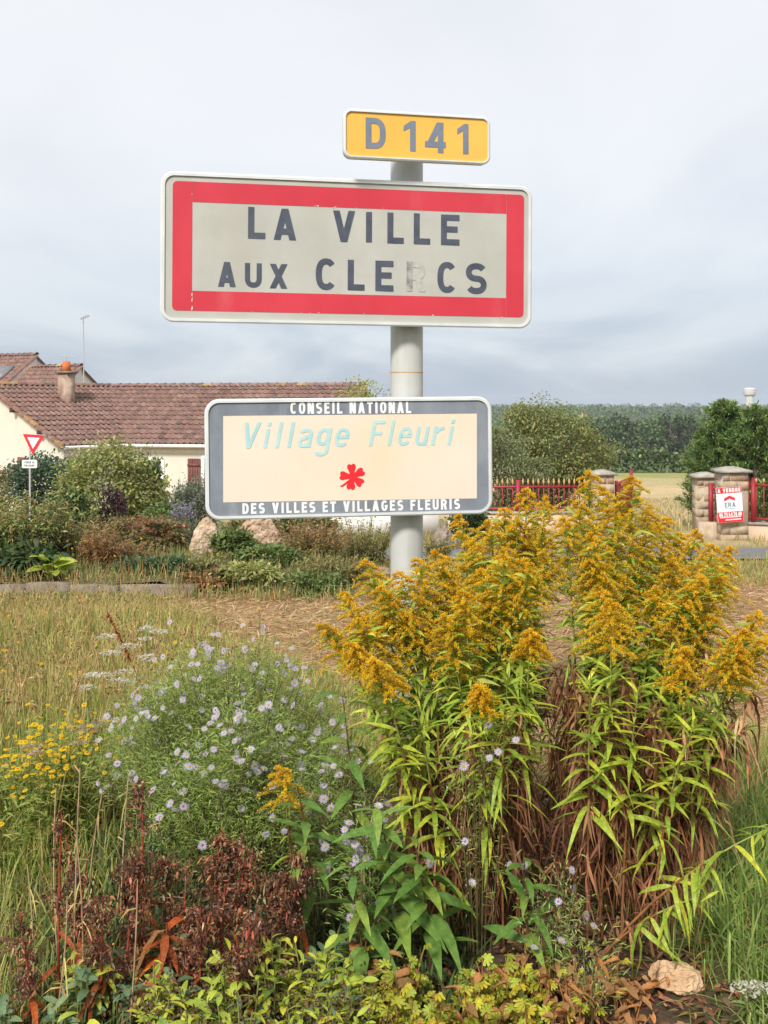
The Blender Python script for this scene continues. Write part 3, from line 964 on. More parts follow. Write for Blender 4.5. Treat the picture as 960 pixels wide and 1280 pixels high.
bh, Lh, top, E = back_house('taller house with roof window behind the long roof, at the left edge', 46, 444, 56, 3.0, 4.2, 9, 40, 14)
sl_ = -np.array([*b3, 0]) * 4.2 + np.array([0, 0, 3.0]); s_ = nrm(sl_)
o = Lh(E) + np.array([*a3, 0]) * 6.75 + s_ * 2.75
g = Geo(); nv = nrm(np.cross(np.array([*a3, 0]), s_)); nv = nv if nv[2] > 0 else -nv
c8 = [o, o + np.array([*a3, 0]) * 1.7, o + np.array([*a3, 0]) * 1.7 + s_ * 1.2, o + s_ * 1.2]
g.add([x + nv * .06 for x in c8] + [x + nv * .16 for x in c8], [[4, 5, 6, 7], [0, 1, 5, 4], [1, 2, 6, 5], [2, 3, 7, 6], [3, 0, 4, 7]])
g.build('roof_window', M['panel_grey'], bh)
bh2, Lh2, top2, E_2 = back_house('low gabled house with a tall aerial mast, behind the chimney', 102, 458, 52.5, 2.6, 3.6, 3.4, 15, 12)
g = Geo()
mb, mt = at(105, 482, 52.4), at(104, 396, 52.4)
tubes(g, [[Lh2(mb) - [0, 0, .8], Lh2((mb + mt) / 2), Lh2(mt)]], .03, (1, 1, 1), 6); mast = g.build('aerial_mast', M['galv'], bh2)
g = Geo(); tp = Lh2(mt)
tubes(g, [[tp + [-.12, 0, -.12], tp + [.3, .1, .08]]], .035, (1, 1, 1))
for k in range(4): tubes(g, [[tp + [-.08 + k * .1, -.2, -.08 + k * .05], tp + [-.08 + k * .1, .2, -.08 + k * .05]]], .018, (1, 1, 1))
g.build('aerial_head', M['galv'], mast)

# ------------------------------------------------------------------ give-way sign
yx = at(37, 600, 33)
yz = float(hz(yx[0], 33))
yr = empty('give_way_sign', (yx[0], 33, yz), 'red and white triangular give way sign on thin post by cream gable', 'sign')
tz = EYE - (543 - HOR) / FOC * 33 - yz; side = .74
g = Geo(); tubes(g, [[(0, .03, -.1), (0, .03, tz * .5), (0, .03, tz - .1)]], .032, (1, 1, 1), 8); g.build('post', M['galv'], yr)


def tri(s, y, zc):
    hh = s * .866
    return [(-s / 2, y, zc + hh / 3), (0, y, zc - hh * 2 / 3), (s / 2, y, zc + hh / 3)]


zc = tz - side * .866 / 3
for nm, s, y, mt_, in (('edge', side + .03, 0, 'white_film'), ('red_triangle', side, -.012, 'sale_red'), ('white_triangle', side * .56, -.018, 'white_film')):
    g = Geo(); t0 = tri(s, y, zc); t1 = tri(s, y + .012, zc)
    g.add(t0 + t1, [[0, 1, 2], [5, 4, 3]]); g.add(t0 + t1, [[0, 3, 4, 1], [1, 4, 5, 2], [2, 5, 3, 0]]); o = g.build(nm, M[mt_], yr); o.rotation_euler = (0, R(3), R(-8))
g = Geo(); zp = EYE - (580 - HOR) / FOC * 33 - yz; plate(g, rrect(-.24, .24, zp - .13, zp + .13, .04), -.012); plate(g, rrect(-.24, .24, zp - .13, zp + .13, .04), 0, True); ring(g, rrect(-.24, .24, zp - .13, zp + .13, .04), rrect(-.24, .24, zp - .13, zp + .13, .04), -.012, 0)
g.build('lower_plate', M['white_film'], yr)
g = Geo(); text_line(g, 'CEDEZ LE', -.16, .16, zp + .02, zp + .02, .065, .016, .014); text_line(g, 'PASSAGE', -.16, .16, zp - .08, zp - .08, .065, .016, .014); g.build('lettering', M['navy_film'], yr, kind='stuff')

# ------------------------------------------------------------------ gate pillars, fence, sale board
def pillar(label, px, d, w, z_top, ncourse):
    x = at(px, 600, d)[0]; zb = float(hz(x, d)) - .05
    root = empty('gate_pillar', (x, d, zb), label, 'pillar', 'stone gate pillars')
    H = z_top - zb
    g = Geo(); box(g, (0, 0, (H - .1) / 2), (w - .012, w - .012, H - .1)); g.build('core', M['mortar'], root)
    chh = (H - .12) / ncourse
    for k in range(ncourse):
        off = w * (.30 if k % 2 else .62)
        for xa, xb in ((0, off), (off, w)):
            g = Geo(); sx = xb - xa - .012
            box(g, (0, 0, 0), (sx, w + rng.normal(0, .002), chh - .010), pal([(2, (1, .92, .82)), (1, (1.15, 1.08, 1.0)), (1, (.82, .78, .72))], 1)[0], jit=.002)
            g.build('stone', M['pillar_stone'], root, loc=(-w / 2 + (xa + xb) / 2, rng.normal(0, .006), (k + .5) * chh))
    g = Geo(); cw = w / 2 + .07
    zc_ = H - .12
    v = [(-cw, -cw, zc_), (cw, -cw, zc_), (cw, cw, zc_), (-cw, cw, zc_), (-cw, -cw, zc_ + .05), (cw, -cw, zc_ + .05), (cw, cw, zc_ + .05), (-cw, cw, zc_ + .05), (-.08, -.08, H), (.08, -.08, H), (.08, .08, H), (-.08, .08, H)]
    g.add(v, [[0, 3, 2, 1], [0, 1, 5, 4], [1, 2, 6, 5], [2, 3, 7, 6], [3, 0, 4, 7], [4, 5, 9, 8], [5, 6, 10, 9], [6, 7, 11, 10], [7, 4, 8, 11], [8, 9, 10, 11]])
    g.build('cap', M['pillar_cap'], root)
    return root


def ztop(py, d): return EYE - (py - HOR) / FOC * d


pillar('stone gate pillar standing alone behind the goldenrod tips', 753, 24.6, .46, ztop(587, 24.6), 7)
pillar('smaller stone gate pillar left of the sale board', 881, 23.6, .46, ztop(590, 23.6), 8)
pillar('wider stone gate pillar behind the sale board', 914, 22.6, .56, ztop(583, 22.6), 8)


def fence(label, pxa, da, pxb, db, y_tip, y_rail1, y_rail2, posts, step, wall_label, name='fence', y_ref=None):
    A, Bp = at(pxa, 600, da), at(pxb, 600, db)
    v = (Bp - A); Ln = math.hypot(v[0], v[1]); yaw = math.atan2(v[1], v[0])
    zb = float(hz(A[0], da))
    zt_, z1, z2 = (ztop(y, da) - zb for y in (y_tip, y_rail1, y_rail2))
    # low rendered wall
    w = Geo(); box(w, (Ln / 2, 0, (z2 - .12) / 2 - .15), (Ln, .22, z2 - .12 + .3)); 
    wr = empty('low_wall', (A[0], A[1], zb), wall_label, 'wall', rot=(0, 0, yaw)); w.build('wall_body', M['render_peach'], wr)
    w = Geo(); box(w, (Ln / 2, 0, z2 - .12 + .025), (Ln, .28, .05)); w.build('coping', M['pillar_cap'], wr)
    fr = empty(name, (A[0], A[1], zb), label, 'fence', rot=(0, 0, yaw))
    for z in (z1, z2):
        g = Geo(); box(g, (Ln / 2, 0, z), (Ln, .035, .045)); g.build('rail', M['red_metal'], fr)
    n = int(Ln / step)
    gp_, gt = Geo(), Geo()
    box(gp_, (0, 0, (z1 + z2) / 2 + .02), (.022, .022, z1 - z2 + .08)); mp_ = gp_.mesh('picket', M['red_metal'])
    lathe(gt, [(.001, 0), (.012, .01), (.03, .07), (.001, zt_ - z1 - .05)], 6); mt_ = gt.mesh('spear_tip', M['gold_tip'])
    for i in range(n):
        x = (i + .5) * step
        if any(abs(x - p) < step * .4 for p in posts): continue
        o = bpy.data.objects.new('picket', mp_); C.objects.link(o); o.parent = fr; o.location = (x, 0, 0)
        s = bpy.data.objects.new('spear_tip', mt_); C.objects.link(s); s.parent = o; s.location = (0, 0, z1 + .05)
    for p in posts:
        g = Geo(); box(g, (p, 0, (z2 - .12 + z1 + .17) / 2), (.09, .09, z1 + .17 - z2 + .10)); g.build('post', M['red_metal'], fr)
    return fr


fence('red metal picket fence with gold spear tips left of the lone pillar', 560, 24.3, 738, 24.5, 597.5, 609, 636, [1.65], .122, 'peach low wall under the left red fence')
fence('red metal picket fence with gold spear tips right of the sale board', 931, 22.5, 1075, 21.6, 597, 606, 648, [.05, .17, 1.45], .155, 'peach low wall under the right red fence')
# small red panel between the two right pillars, standing on a short wall
A = at(886, 600, 22.9); zb = float(hz(A[0], 22.9))
fr = empty('small_fence', (A[0], A[1], zb), 'narrow red metal panel between the two close pillars', 'fence')
zz0, zz1 = ztop(651, 22.9) - zb, ztop(604, 22.9) - zb
g = Geo(); box(g, (.03, -.05, (zz0 + zz1) / 2), (.085, .085, zz1 - zz0)); g.build('post', M['red_metal'], fr)
for k in range(4):
    g = Geo(); box(g, (.14 + k * .07, -.05, (zz0 + zz1) / 2 - .05), (.03, .03, zz1 - zz0 - .15)); g.build('picket', M['red_metal'], fr)
for z in (zz0 + .06, zz1 - .12):
    g = Geo(); box(g, (.22, -.05, z), (.32, .04, .05)); g.build('rail', M['red_metal'], fr)
wl = empty('low_wall', (A[0] + .15, A[1], zb), 'short stone footing under the narrow red panel', 'wall')
g = Geo(); box(g, (0, -.02, (zz0 - .02) / 2 - .1), (.75, .3, zz0 - .02 + .2)); g.build('wall_body', M['pillar_stone'], wl)
# open gate leaf swung inwards by the lone pillar
A = at(770, 600, 25.0); zb = float(hz(A[0], 25)); Bp = at(789, 600, 27.4)
v = Bp - A; yaw = math.atan2(v[1], v[0]); Ln = math.hypot(v[0], v[1])
gt = empty('gate', (A[0], A[1], zb), 'open red metal gate leaf swung inwards beside the lone pillar', 'gate', rot=(0, 0, yaw))
zt0, zt1 = .12, ztop(601, 25) - zb
for x, zt_ in ((0.04, zt1), (Ln, zt1 + .10)):
    g = Geo(); box(g, (x, 0, (zt0 + zt_) / 2), (.07, .07, zt_ - zt0)); g.build('gate_post', M['red_metal'], gt)
for z in (zt0 + .05, zt1 - .1):
    g = Geo(); box(g, (Ln / 2, 0, z), (Ln, .035, .045)); g.build('rail', M['red_metal'], gt)
for i in range(14):
    g = Geo(); x = .1 + i * (Ln - .1) / 14; box(g, (x, 0, (zt0 + zt1) / 2), (.022, .022, zt1 - zt0 - .1)); g.build('picket', M['red_metal'], gt)

# sale board hung in front of the wider pillar
SB = Board('sale_board', 'red and white for sale board reading A VENDRE on the gate pillar', 'sign', (897.5, 654), 22.15, (929.5, 651.5), 22.2, .75)
W_, H_ = SB.W, SB.H
g = Geo(); plate(g, [(0, 0), (W_, 0), (W_, H_), (0, H_)], -.006); plate(g, [(0, 0), (W_, 0), (W_, H_), (0, H_)], .006, True); ring(g, [(0, 0), (W_, 0), (W_, H_), (0, H_)], [(0, 0), (W_, 0), (W_, H_), (0, H_)], -.006, .006); g.build('board', M['white_film'], SB.root)
for z0_, z1_ in ((H_ * .83, H_ * .995), (.004, H_ * .30)):
    g = Geo(); plate(g, [(.004, z0_), (W_ - .004, z0_), (W_ - .004, z1_), (.004, z1_)], -.009); g.build('red_band', M['sale_red'], SB.root)
g = Geo(); text_line(g, 'A VENDRE', .03, W_ - .03, H_ * .855, H_ * .855, .085, .02, .011); text_line(g, '06 75 64 70 40', .035, W_ - .035, H_ * .17, H_ * .17, .085, .016, .011, gap=.12, space=.2)
for k, zz in enumerate((.10, .045)):
    n_ = 16 if k == 0 else 12
    for i in range(n_):
        xx = .05 + (k * .12) + i * (W_ - .1 - k * .12) / n_; plate(g, [(xx, zz), (xx + .022, zz), (xx + .022, zz + .026), (xx, zz + .026)], -.011)
g.build('lettering', M['white_film'], SB.root, kind='stuff')
g = Geo(); text_line(g, 'ERA', W_ * .30, W_ * .72, H_ * .43, H_ * .43, .10, .018, .009); plate(g, [(W_ * .3, H_ * .385), (W_ * .7, H_ * .385), (W_ * .7, H_ * .395), (W_ * .3, H_ * .395)], -.009); g.build('lettering', M['sale_blue'], SB.root, kind='stuff')
g = Geo(); c = W_ * .5; plate(g, [(c - .12, H_ * .60), (c, H_ * .67), (c, H_ * .76), (c - .12, H_ * .69)], -.009); plate(g, [(c, H_ * .67), (c + .12, H_ * .60), (c + .12, H_ * .69), (c, H_ * .76)], -.009); g.build('roof_emblem', M['sale_red'], SB.root)

# white rendered wall glimpsed below the cream board
A = at(385, 600, 25); zb = float(hz(A[0], 25)) - .1
wl = empty('garden_wall', (A[0], 25, zb), 'low white garden wall glimpsed below the cream board', 'wall')
g = Geo(); hh = ztop(634, 25) - zb; box(g, (1.55, 0, hh / 2), (3.15, .3, hh)); g.build('wall_body', M['render_white'], wl)
g = Geo(); box(g, (1.55, 0, hh + .03), (3.2, .36, .06)); g.build('coping', M['white_paint'], wl)


# ------------------------------------------------------------------ rocks and kerb
def rock(name, label, p, s, seed, rz=0, taper=.0, group=None, sub=4, col=(1, 1, 1), rough=.16):
    import bmesh
    bm = bmesh.new(); bmesh.ops.create_icosphere(bm, subdivisions=sub, radius=1)
    r = np.random.default_rng(seed)
    planes = nrm(r.normal(size=(13, 3))); offs = r.uniform(.42, .86, 13)
    fr_ = r.normal(size=(6, 3)) * 2.6; ph = r.uniform(0, 6, 6)
    for v in bm.verts:
        c = np.array(v.co)
        for n_, o_ in zip(planes, offs):
            dd = c @ n_ - o_
            if dd > 0: c = c - n_ * dd * .985
        c = c * (1 + rough * .30 * np.sin(fr_ @ c * 2 + ph).sum() / 3 + rough * .10 * np.sin(fr_ @ c * 7 + ph * 2).sum()) * 1.25
        k = 1 - taper * max(c[2], 0)
        v.co = (c[0] * s[0] * k, c[1] * s[1] * k, (c[2] + .75) * s[2])
    me = bpy.data.meshes.new(name); bm.to_mesh(me); bm.free()
    ca = me.color_attributes.new('Col', 'FLOAT_COLOR', 'POINT')
    ca.data.foreach_set('color', np.tile([*col, 1], len(me.vertices)).astype(np.float32))
    me.materials.append(M['rock'])
    o = bpy.data.objects.new(name, me); C.objects.link(o)
    o.location = [float(q_) for q_ in p]; o.rotation_euler = (0, 0, rz)
    return tag(o, label, 'rock', group)


def bedp(px, d): return np.array([(px - CX) / FOC * d, d, float(bed_z((px - CX) / FOC * d, d)) - .02])


rock('boulder', 'upright pointed pale limestone boulder in the flower bed', bedp(258, 14.2) - [0, 0, .06], (.23, .18, .33), 5, .4, .42, col=(1.12, 1.05, .95))
rock('boulder', 'low angular brown and white boulder under the cream board', bedp(332, 15.0) + [0, 0, .02], (.34, .24, .27), 12, .2, .2, col=(1.02, .9, .8), rough=.3)
rock('boulder', 'dark grey rock just right of the sign post', [*at(556, 600, 19)[:2], float(hz(0, 19)) - .1], (.22, .2, .36), 8, 1, .3, col=(.6, .6, .62))
rock('boulder', 'flat brown stone low beside the sign post on its left', [*at(478, 600, 13.6)[:2], float(hz(0, 13.6)) - .03], (.30, .22, .13), 17, 1, .1, col=(.75, .62, .55))
rock('stone', 'ochre and white stone at the foot of the goldenrod', [*at(842, 600, 2.86)[:2], -.02], (.066, .055, .052), 29, .3, .1, col=(1.2, .98, .76), rough=.2)
# kerb of rough slabs in front of the bed
kb = empty('low_kerb', (0, 12.1, -.64), 'low rough stone kerb in front of the flower bed', 'kerb')
x = -8.6
while x < -2.5:
    ln = random.uniform(.5, .95)
    g = Geo(); top_ = .15 + random.uniform(-.02, .02)
    box(g, (0, 0, 0), (ln - .02, .16, max(top_, .05) + .2), jit=.006)
    g.build('slab', M['concrete'], kb, loc=(x + ln / 2, random.uniform(-.02, .02), max(top_, .05) / 2 - .1))
    x += ln


# ------------------------------------------------------------------ shrubs and other plants of the middle distance
G1 = [(4, (0.1485, 0.216, 0.0607)), (3, (0.2025, 0.27, 0.081)), (2, (0.2565, 0.3105, 0.108)), (1, (0.0945, 0.135, 0.0405))]
PALE = [(4, (0.3331, 0.3737, 0.117)), (3, (0.4282, 0.4335, 0.156)), (2, (0.2379, 0.284, 0.078)), (1, (0.5392, 0.4933, 0.169))]
BLUE = [(4, (0.09, 0.1575, 0.0975)), (3, (0.1275, 0.195, 0.12)), (1, (0.18, 0.24, 0.135))]
GREY = [(4, (0.224, 0.252, 0.182)), (3, (0.294, 0.308, 0.21)), (1, (0.168, 0.182, 0.126))]
OLIVE = [(4, (0.247, 0.247, 0.091)), (3, (0.325, 0.299, 0.117)), (2, (0.182, 0.195, 0.065)), (1, (0.39, 0.247, 0.091))]
BROWN = [(3, (0.336, 0.192, 0.084)), (3, (0.396, 0.264, 0.12)), (2, (0.24, 0.18, 0.072)), (2, (0.432, 0.168, 0.06))]
PURP = [(3, (.075, .035, .05)), (2, (.11, .05, .06)), (1, (.06, .05, .04))]
REDF = [(3, (.40, .14, .10)), (2, (.33, .10, .07)), (2, (.42, .24, .15)), (1, (.25, .17, .08))]
DKG = [(4, (0.0675, 0.1148, 0.0405)), (3, (0.108, 0.1553, 0.054)), (1, (0.162, 0.2025, 0.0675))]


def shrub(name, label, x, y, z, w, h, n, L, W, p, style='leafy', group=None, stems=9, dep=.8, flowers=None, cat='shrub', prof=OVAL, top=None, clump=.16, lean=.25, dark=None):
    root = empty(name, (x, y, z), label, cat, group)
    gs, gl = Geo(), Geo()
    if style == 'leafy':
        Mc = max(6, n // 55)
        u = nrm(rng.normal(size=(Mc, 3))) * rng.uniform(.45, 1, (Mc, 1)) ** .6
        c = u * np.array([w * .42, w * .42 * dep, h * .44]) + [0, 0, h * .52]
        i = rng.integers(0, Mc, n)
        off = rng.normal(0, 1, (n, 3)) * np.array([w, w * dep, h * .8]) * clump * .5
        P = c[i] + off
        P[:, 2] = np.abs(P[:, 2]) + .01
        d = nrm(P - [0, 0, h * .35]) * .8 + rng.normal(0, .6, (n, 3)) + [0, 0, .25]
        cl = pal(p, n) * (pal([(1, (1, 1, 1))], Mc, .16)[i])
        leaf_strips(gl, P, d, rng.uniform(.6, 1.2, n) * L, rng.uniform(.7, 1.2, n) * W, rng.uniform(.1, .6, n), cl, prof)
        k = min(stems, Mc)
        S = np.zeros((k, 4, 3))
        for j in range(k):
            e = c[j]; S[j] = [[rng.normal(0, .04) * w, rng.normal(0, .04) * w, -.03], e * [.25, .25, .35], e * [.65, .65, .7], e]
        tubes(gs, S, np.array([.014, .011, .008, .004]) * max(1, h), (.12, .09, .06))
    else:
        K = stems
        ang = rng.uniform(0, 2 * math.pi, K); rr = np.sqrt(rng.uniform(0, 1, K))
        bx, by = np.cos(ang) * rr * w * .32, np.sin(ang) * rr * w * .32 * dep
        hh = h * rng.uniform(.62, 1.16, K) * (1 - .2 * rr)
        ox, oy = np.cos(ang) * rr * w * lean + rng.normal(0, .05, K) * w, np.sin(ang) * rr * w * lean * dep + rng.normal(0, .05, K) * w
        T = np.array([0, .35, .7, 1.0])
        S = np.stack([np.stack([bx + ox * t ** 1.6, by + oy * t ** 1.6, -.02 + hh * t], -1) for t in T], 1)
        stc = pal(top or p, K)
        tubes(gs, S, np.array([1, .85, .6, .3]) * max(.0028, .0022 * y / 6), stc * .85, 3)
        i = rng.integers(0, K, n); t = rng.uniform(.06, 1.0, n)
        P = np.stack([bx[i] + ox[i] * t ** 1.6, by[i] + oy[i] * t ** 1.6, hh[i] * t], -1)
        az = rng.uniform(0, 2 * math.pi, n)
        d = np.stack([np.cos(az), np.sin(az), rng.uniform(.1, 1.1, n)], -1)
        cl = pal(p, n)
        if top is not None:
            tc_ = pal(top, n); m_ = (rng.uniform(0, 1, n) < np.clip((t - .45) * 2.1, 0, .95))[:, None]
            cl = np.where(m_, tc_, cl)
        leaf_strips(gl, P, d, rng.uniform(.5, 1.2, n) * L * (1.25 - .6 * t), rng.uniform(.7, 1.2, n) * W * (1.2 - .5 * t), rng.uniform(.2, .9, n), cl, prof)
    gs.build('stems', M['bark'] if style == 'leafy' else M['dry'], root, kind='stuff')
    gl.build('foliage', M['leaf'], root, kind='stuff')
    if flowers:
        nf, fs, fp, zr = flowers
        gf = Geo()
        az = rng.uniform(0, 2 * math.pi, nf); rr = np.sqrt(rng.uniform(0, 1, nf))
        P = np.stack([np.cos(az) * rr * w * .46, np.sin(az) * rr * w * .46 * dep, h * rng.uniform(zr[0], zr[1], nf)], -1)
        k = 7
        P2 = np.repeat(P, k, 0) + rng.normal(0, fs * .33, (nf * k, 3)) * [1, 1, .35]
        d = rng.normal(0, 1, (nf * k, 3)) * [1, 1, .4] + [0, 0, .25]
        leaf_strips(gf, P2, d, fs * .6, fs * .45, .1, pal(fp, nf * k), CARD)
        gf.build('flowers', M['petal'], root, kind='stuff')
    return root


def bed_shrub(name, label, px, d, wpx, y_top, *a, zoff=0.0, zb=None, **k):
    """plant rooted at photo column px and depth d whose top shows at row y_top"""
    x = (px - CX) / FOC * d
    z = (float(bed_z(x, d)) - .03 if (12.2 < d < 16 and x < -.2) else float(hz(x, d))) if zb is None else zb
    h = EYE - (y_top - HOR) / FOC * d - z
    return shrub(name, label, x, d, z, wpx / FOC * d, h, *a, **k)


# large shrubs near the house
bed_shrub('shrub', 'large pale green leafy shrub in front of the cream house', 132, 21, 130, 553, 9500, .10, .05, PALE, flowers=(120, .06, [(1, (.62, .62, .45))], (.5, 1.0)), stems=14)
bed_shrub('shrub', 'dark blue-green shrub behind the give way post', 55, 36, 112, 568, 9000, .15, .08, BLUE, stems=12)
bed_shrub('shrub', 'mid green upright shrub beside the house door', 182, 22, 48, 572, 4200, .10, .045, G1, stems=10)
bed_shrub('shrub', 'small yellowish shrub under the cream house wall', 207, 24, 34, 600, 1500, .10, .04, PALE, stems=8)
bed_shrub('shrub', 'purple-leaved shrub among the green garden shrubs', 140, 18, 40, 606, 1300, .08, .04, PURP, stems=9)
bed_shrub('shrub', 'low green rounded shrub between pale shrub and purple shrub', 92, 18, 60, 612, 3000, .09, .045, G1, stems=9)
bed_shrub('shrub', 'dark grey-green clipped mound left of the cream board', 244, 20, 66, 600, 9000, .075, .026, GREY, stems=12, prof=LANCE, clump=.2)
bed_shrub('shrub', 'rusty leaved shrub at the left edge behind the weeds', -10, 19, 60, 585, 2200, .09, .045, OLIVE, stems=8)
# planting of the raised bed
bed_shrub('tall_weed', 'tall dense olive weeds with rusty tips at the left edge', 25, 13.4, 120, 618, 8000, .13, .030, G1, 'wispy', stems=150, top=OLIVE + PALE + BROWN[:1], prof=LANCE, cat='plant')
bed_shrub('tall_weed', 'tall olive weeds with pale tips beside the orange dry plants', 88, 13.7, 80, 640, 3800, .11, .026, OLIVE, 'wispy', stems=110, top=OLIVE + BROWN + PALE, prof=LANCE, cat='plant')
bed_shrub('low_weed', 'dark broad-leaved weeds at the foot of the tall weeds', 40, 12.75, 95, 683, 1500, .14, .05, DKG, cat='plant', stems=10)
bed_shrub('dry_plant', 'orange-brown dry plant clump right of the tall weeds', 128, 13.2, 62, 655, 2600, .09, .022, BROWN, 'wispy', stems=90, top=BROWN, prof=LANCE, cat='plant')
bed_shrub('dry_plant', 'rust coloured low clump behind the kerb', 165, 13.6, 60, 676, 2000, .08, .024, OLIVE, 'wispy', stems=70, top=BROWN, prof=LANCE, cat='plant')
bed_shrub('stonecrop', 'red flowered stonecrop clump left of the pointed boulder', 200, 14.9, 74, 650, 2300, .07, .035, OLIVE, cat='plant', flowers=(85, .075, REDF, (.5, 1.05)))
bed_shrub('stonecrop', 'smaller red flowered stonecrop clump nearer the dry plants', 158, 15.4, 60, 648, 1600, .07, .035, OLIVE, cat='plant', flowers=(45, .07, REDF, (.5, 1.05)))
bed_shrub('lavender', 'lilac flowered spiky plant left of the pointed boulder', 228, 15.6, 34, 632, 900, .09, .018, GREY, 'wispy', stems=60, prof=LANCE, cat='plant', flowers=(70, .045, [(2, (.34, .28, .46)), (1, (.42, .36, .50))], (.7, 1.05)))
bed_shrub('low_weed', 'blue-green low weeds below the red stonecrop', 195, 13.0, 90, 697, 1800, .08, .035, [(3, (.10, .16, .07)), (2, (.15, .21, .08))], cat='plant')
bed_shrub('low_weed', 'green leafy weeds between the two boulders', 293, 14.0, 60, 664, 2600, .075, .035, G1, cat='plant', stems=12)
bed_shrub('low_weed', 'olive weeds in front of the pointed boulder', 258, 13.0, 62, 694, 1500, .08, .03, OLIVE, 'wispy', stems=60, prof=LANCE, cat='plant')
bed_shrub('low_weed', 'low green weeds in front of the angular boulder', 340, 13.6, 84, 684, 2200, .08, .035, G1, cat='plant', stems=12)
bed_shrub('tall_weed', 'brown-tipped upright weeds right of the angular boulder', 392, 14.2, 92, 648, 4200, .09, .022, OLIVE, 'wispy', stems=130, top=BROWN, prof=LANCE, cat='plant')
bed_shrub('tall_weed', 'olive upright weeds just left of the sign post', 455, 15.0, 72, 643, 2800, .09, .022, OLIVE, 'wispy', stems=100, top=OLIVE, prof=LANCE, cat='plant')
bed_shrub('low_weed', 'low mixed weeds in front of the brown-tipped weeds', 420, 13.0, 90, 690, 1900, .08, .028, OLIVE, 'wispy', stems=80, prof=LANCE, cat='plant')
bed_shrub('low_weed', 'rusty ferny weeds at the kerb end', 262, 12.6, 70, 712, 1100, .07, .03, BROWN, cat='plant')
bed_shrub('low_weed', 'bright green weeds over the kerb end', 312, 12.7, 90, 706, 1700, .08, .03, PALE, cat='plant')
bed_shrub('low_weed', 'green weeds on the bank left of the post', 395, 12.4, 90, 716, 1500, .08, .03, G1, cat='plant')
bed_shrub('low_weed', 'rusty creeping leaves at the left edge of the kerb', 18, 12.5, 60, 716, 700, .08, .035, BROWN, cat='plant')
bed_shrub('shrub', 'dark green shrub right of the sign post behind the goldenrod', 585, 21, 56, 636, 2600, .09, .045, DKG)
bed_shrub('shrub', 'olive weeds right of the sign post', 548, 16.5, 40, 668, 900, .09, .03, OLIVE, 'wispy', stems=60, prof=LANCE, cat='plant')

bed_shrub('shrub', 'olive bush behind the angular boulder', 318, 17.5, 80, 632, 3600, .08, .04, OLIVE)
bed_shrub('shrub', 'green bush with reddish leaves under the middle of the cream board', 385, 18, 80, 634, 3600, .08, .04, G1 + BROWN[:1])
bed_shrub('shrub', 'loose green bush between the red stonecrop and the grey mound', 205, 17.2, 60, 628, 2200, .08, .04, G1)
# broad bright leaved plant at the kerb
root = empty('broad_leaved_plant', bedp(66, 12.45), 'bright green broad-leaved plant behind the kerb', 'plant')


def leaf_mesh(name, W, droop, mat, fold=.18, prof=LANCE, wave=0.0, n=None):
    """unit-length leaf along +x with a midrib fold"""
    K = len(prof); V = []; F = []
    for k, (t, w) in enumerate(prof):
        x = t * (1 - .25 * droop * t); z = -droop * t * t + wave * math.sin(t * 9)
        for s in (-1, 0, 1):
            V.append((x, s * W * w / 2, z + (abs(s) * fold * W * w / 2)))
    for k in range(K - 1):
        for s in (0, 1):
            a = k * 3 + s; F.append([a, a + 1, a + 4, a + 3])
    return Geo().add(V, F).mesh(name, M[mat], smooth=True)


def put(me, name, parent, p, d, size, roll=0.0):
    """place a leaf-like mesh: +x along d, z as up as possible"""
    d = Vector([float(v) for v in d]).normalized()
    up = Vector((0, 0, 1))
    y = up.cross(d)
    if y.length < 1e-3: y = Vector((0, 1, 0))
    y.normalize(); z = d.cross(y)
    m = Matrix((d, y, z)).transposed().to_4x4()
    m = Matrix.Translation([float(v) for v in p]) @ m @ Matrix.Rotation(roll, 4, 'X') @ Matrix.Scale(float(size), 4)
    o = bpy.data.objects.new(name, me); C.objects.link(o); o.parent = parent
    o.matrix_basis = m
    return o


big = leaf_mesh('leaf', .5, .35, 'leaf_lime', prof=OVAL)
for k in range(22):
    az = k * 2.4; el = rng.uniform(.2, 1.2)
    put(big, 'leaf', root, (math.cos(az) * .04, math.sin(az) * .04, .02 + .01 * k), (math.cos(az), math.sin(az), el), rng.uniform(.17, .3), rng.normal(0, .3))


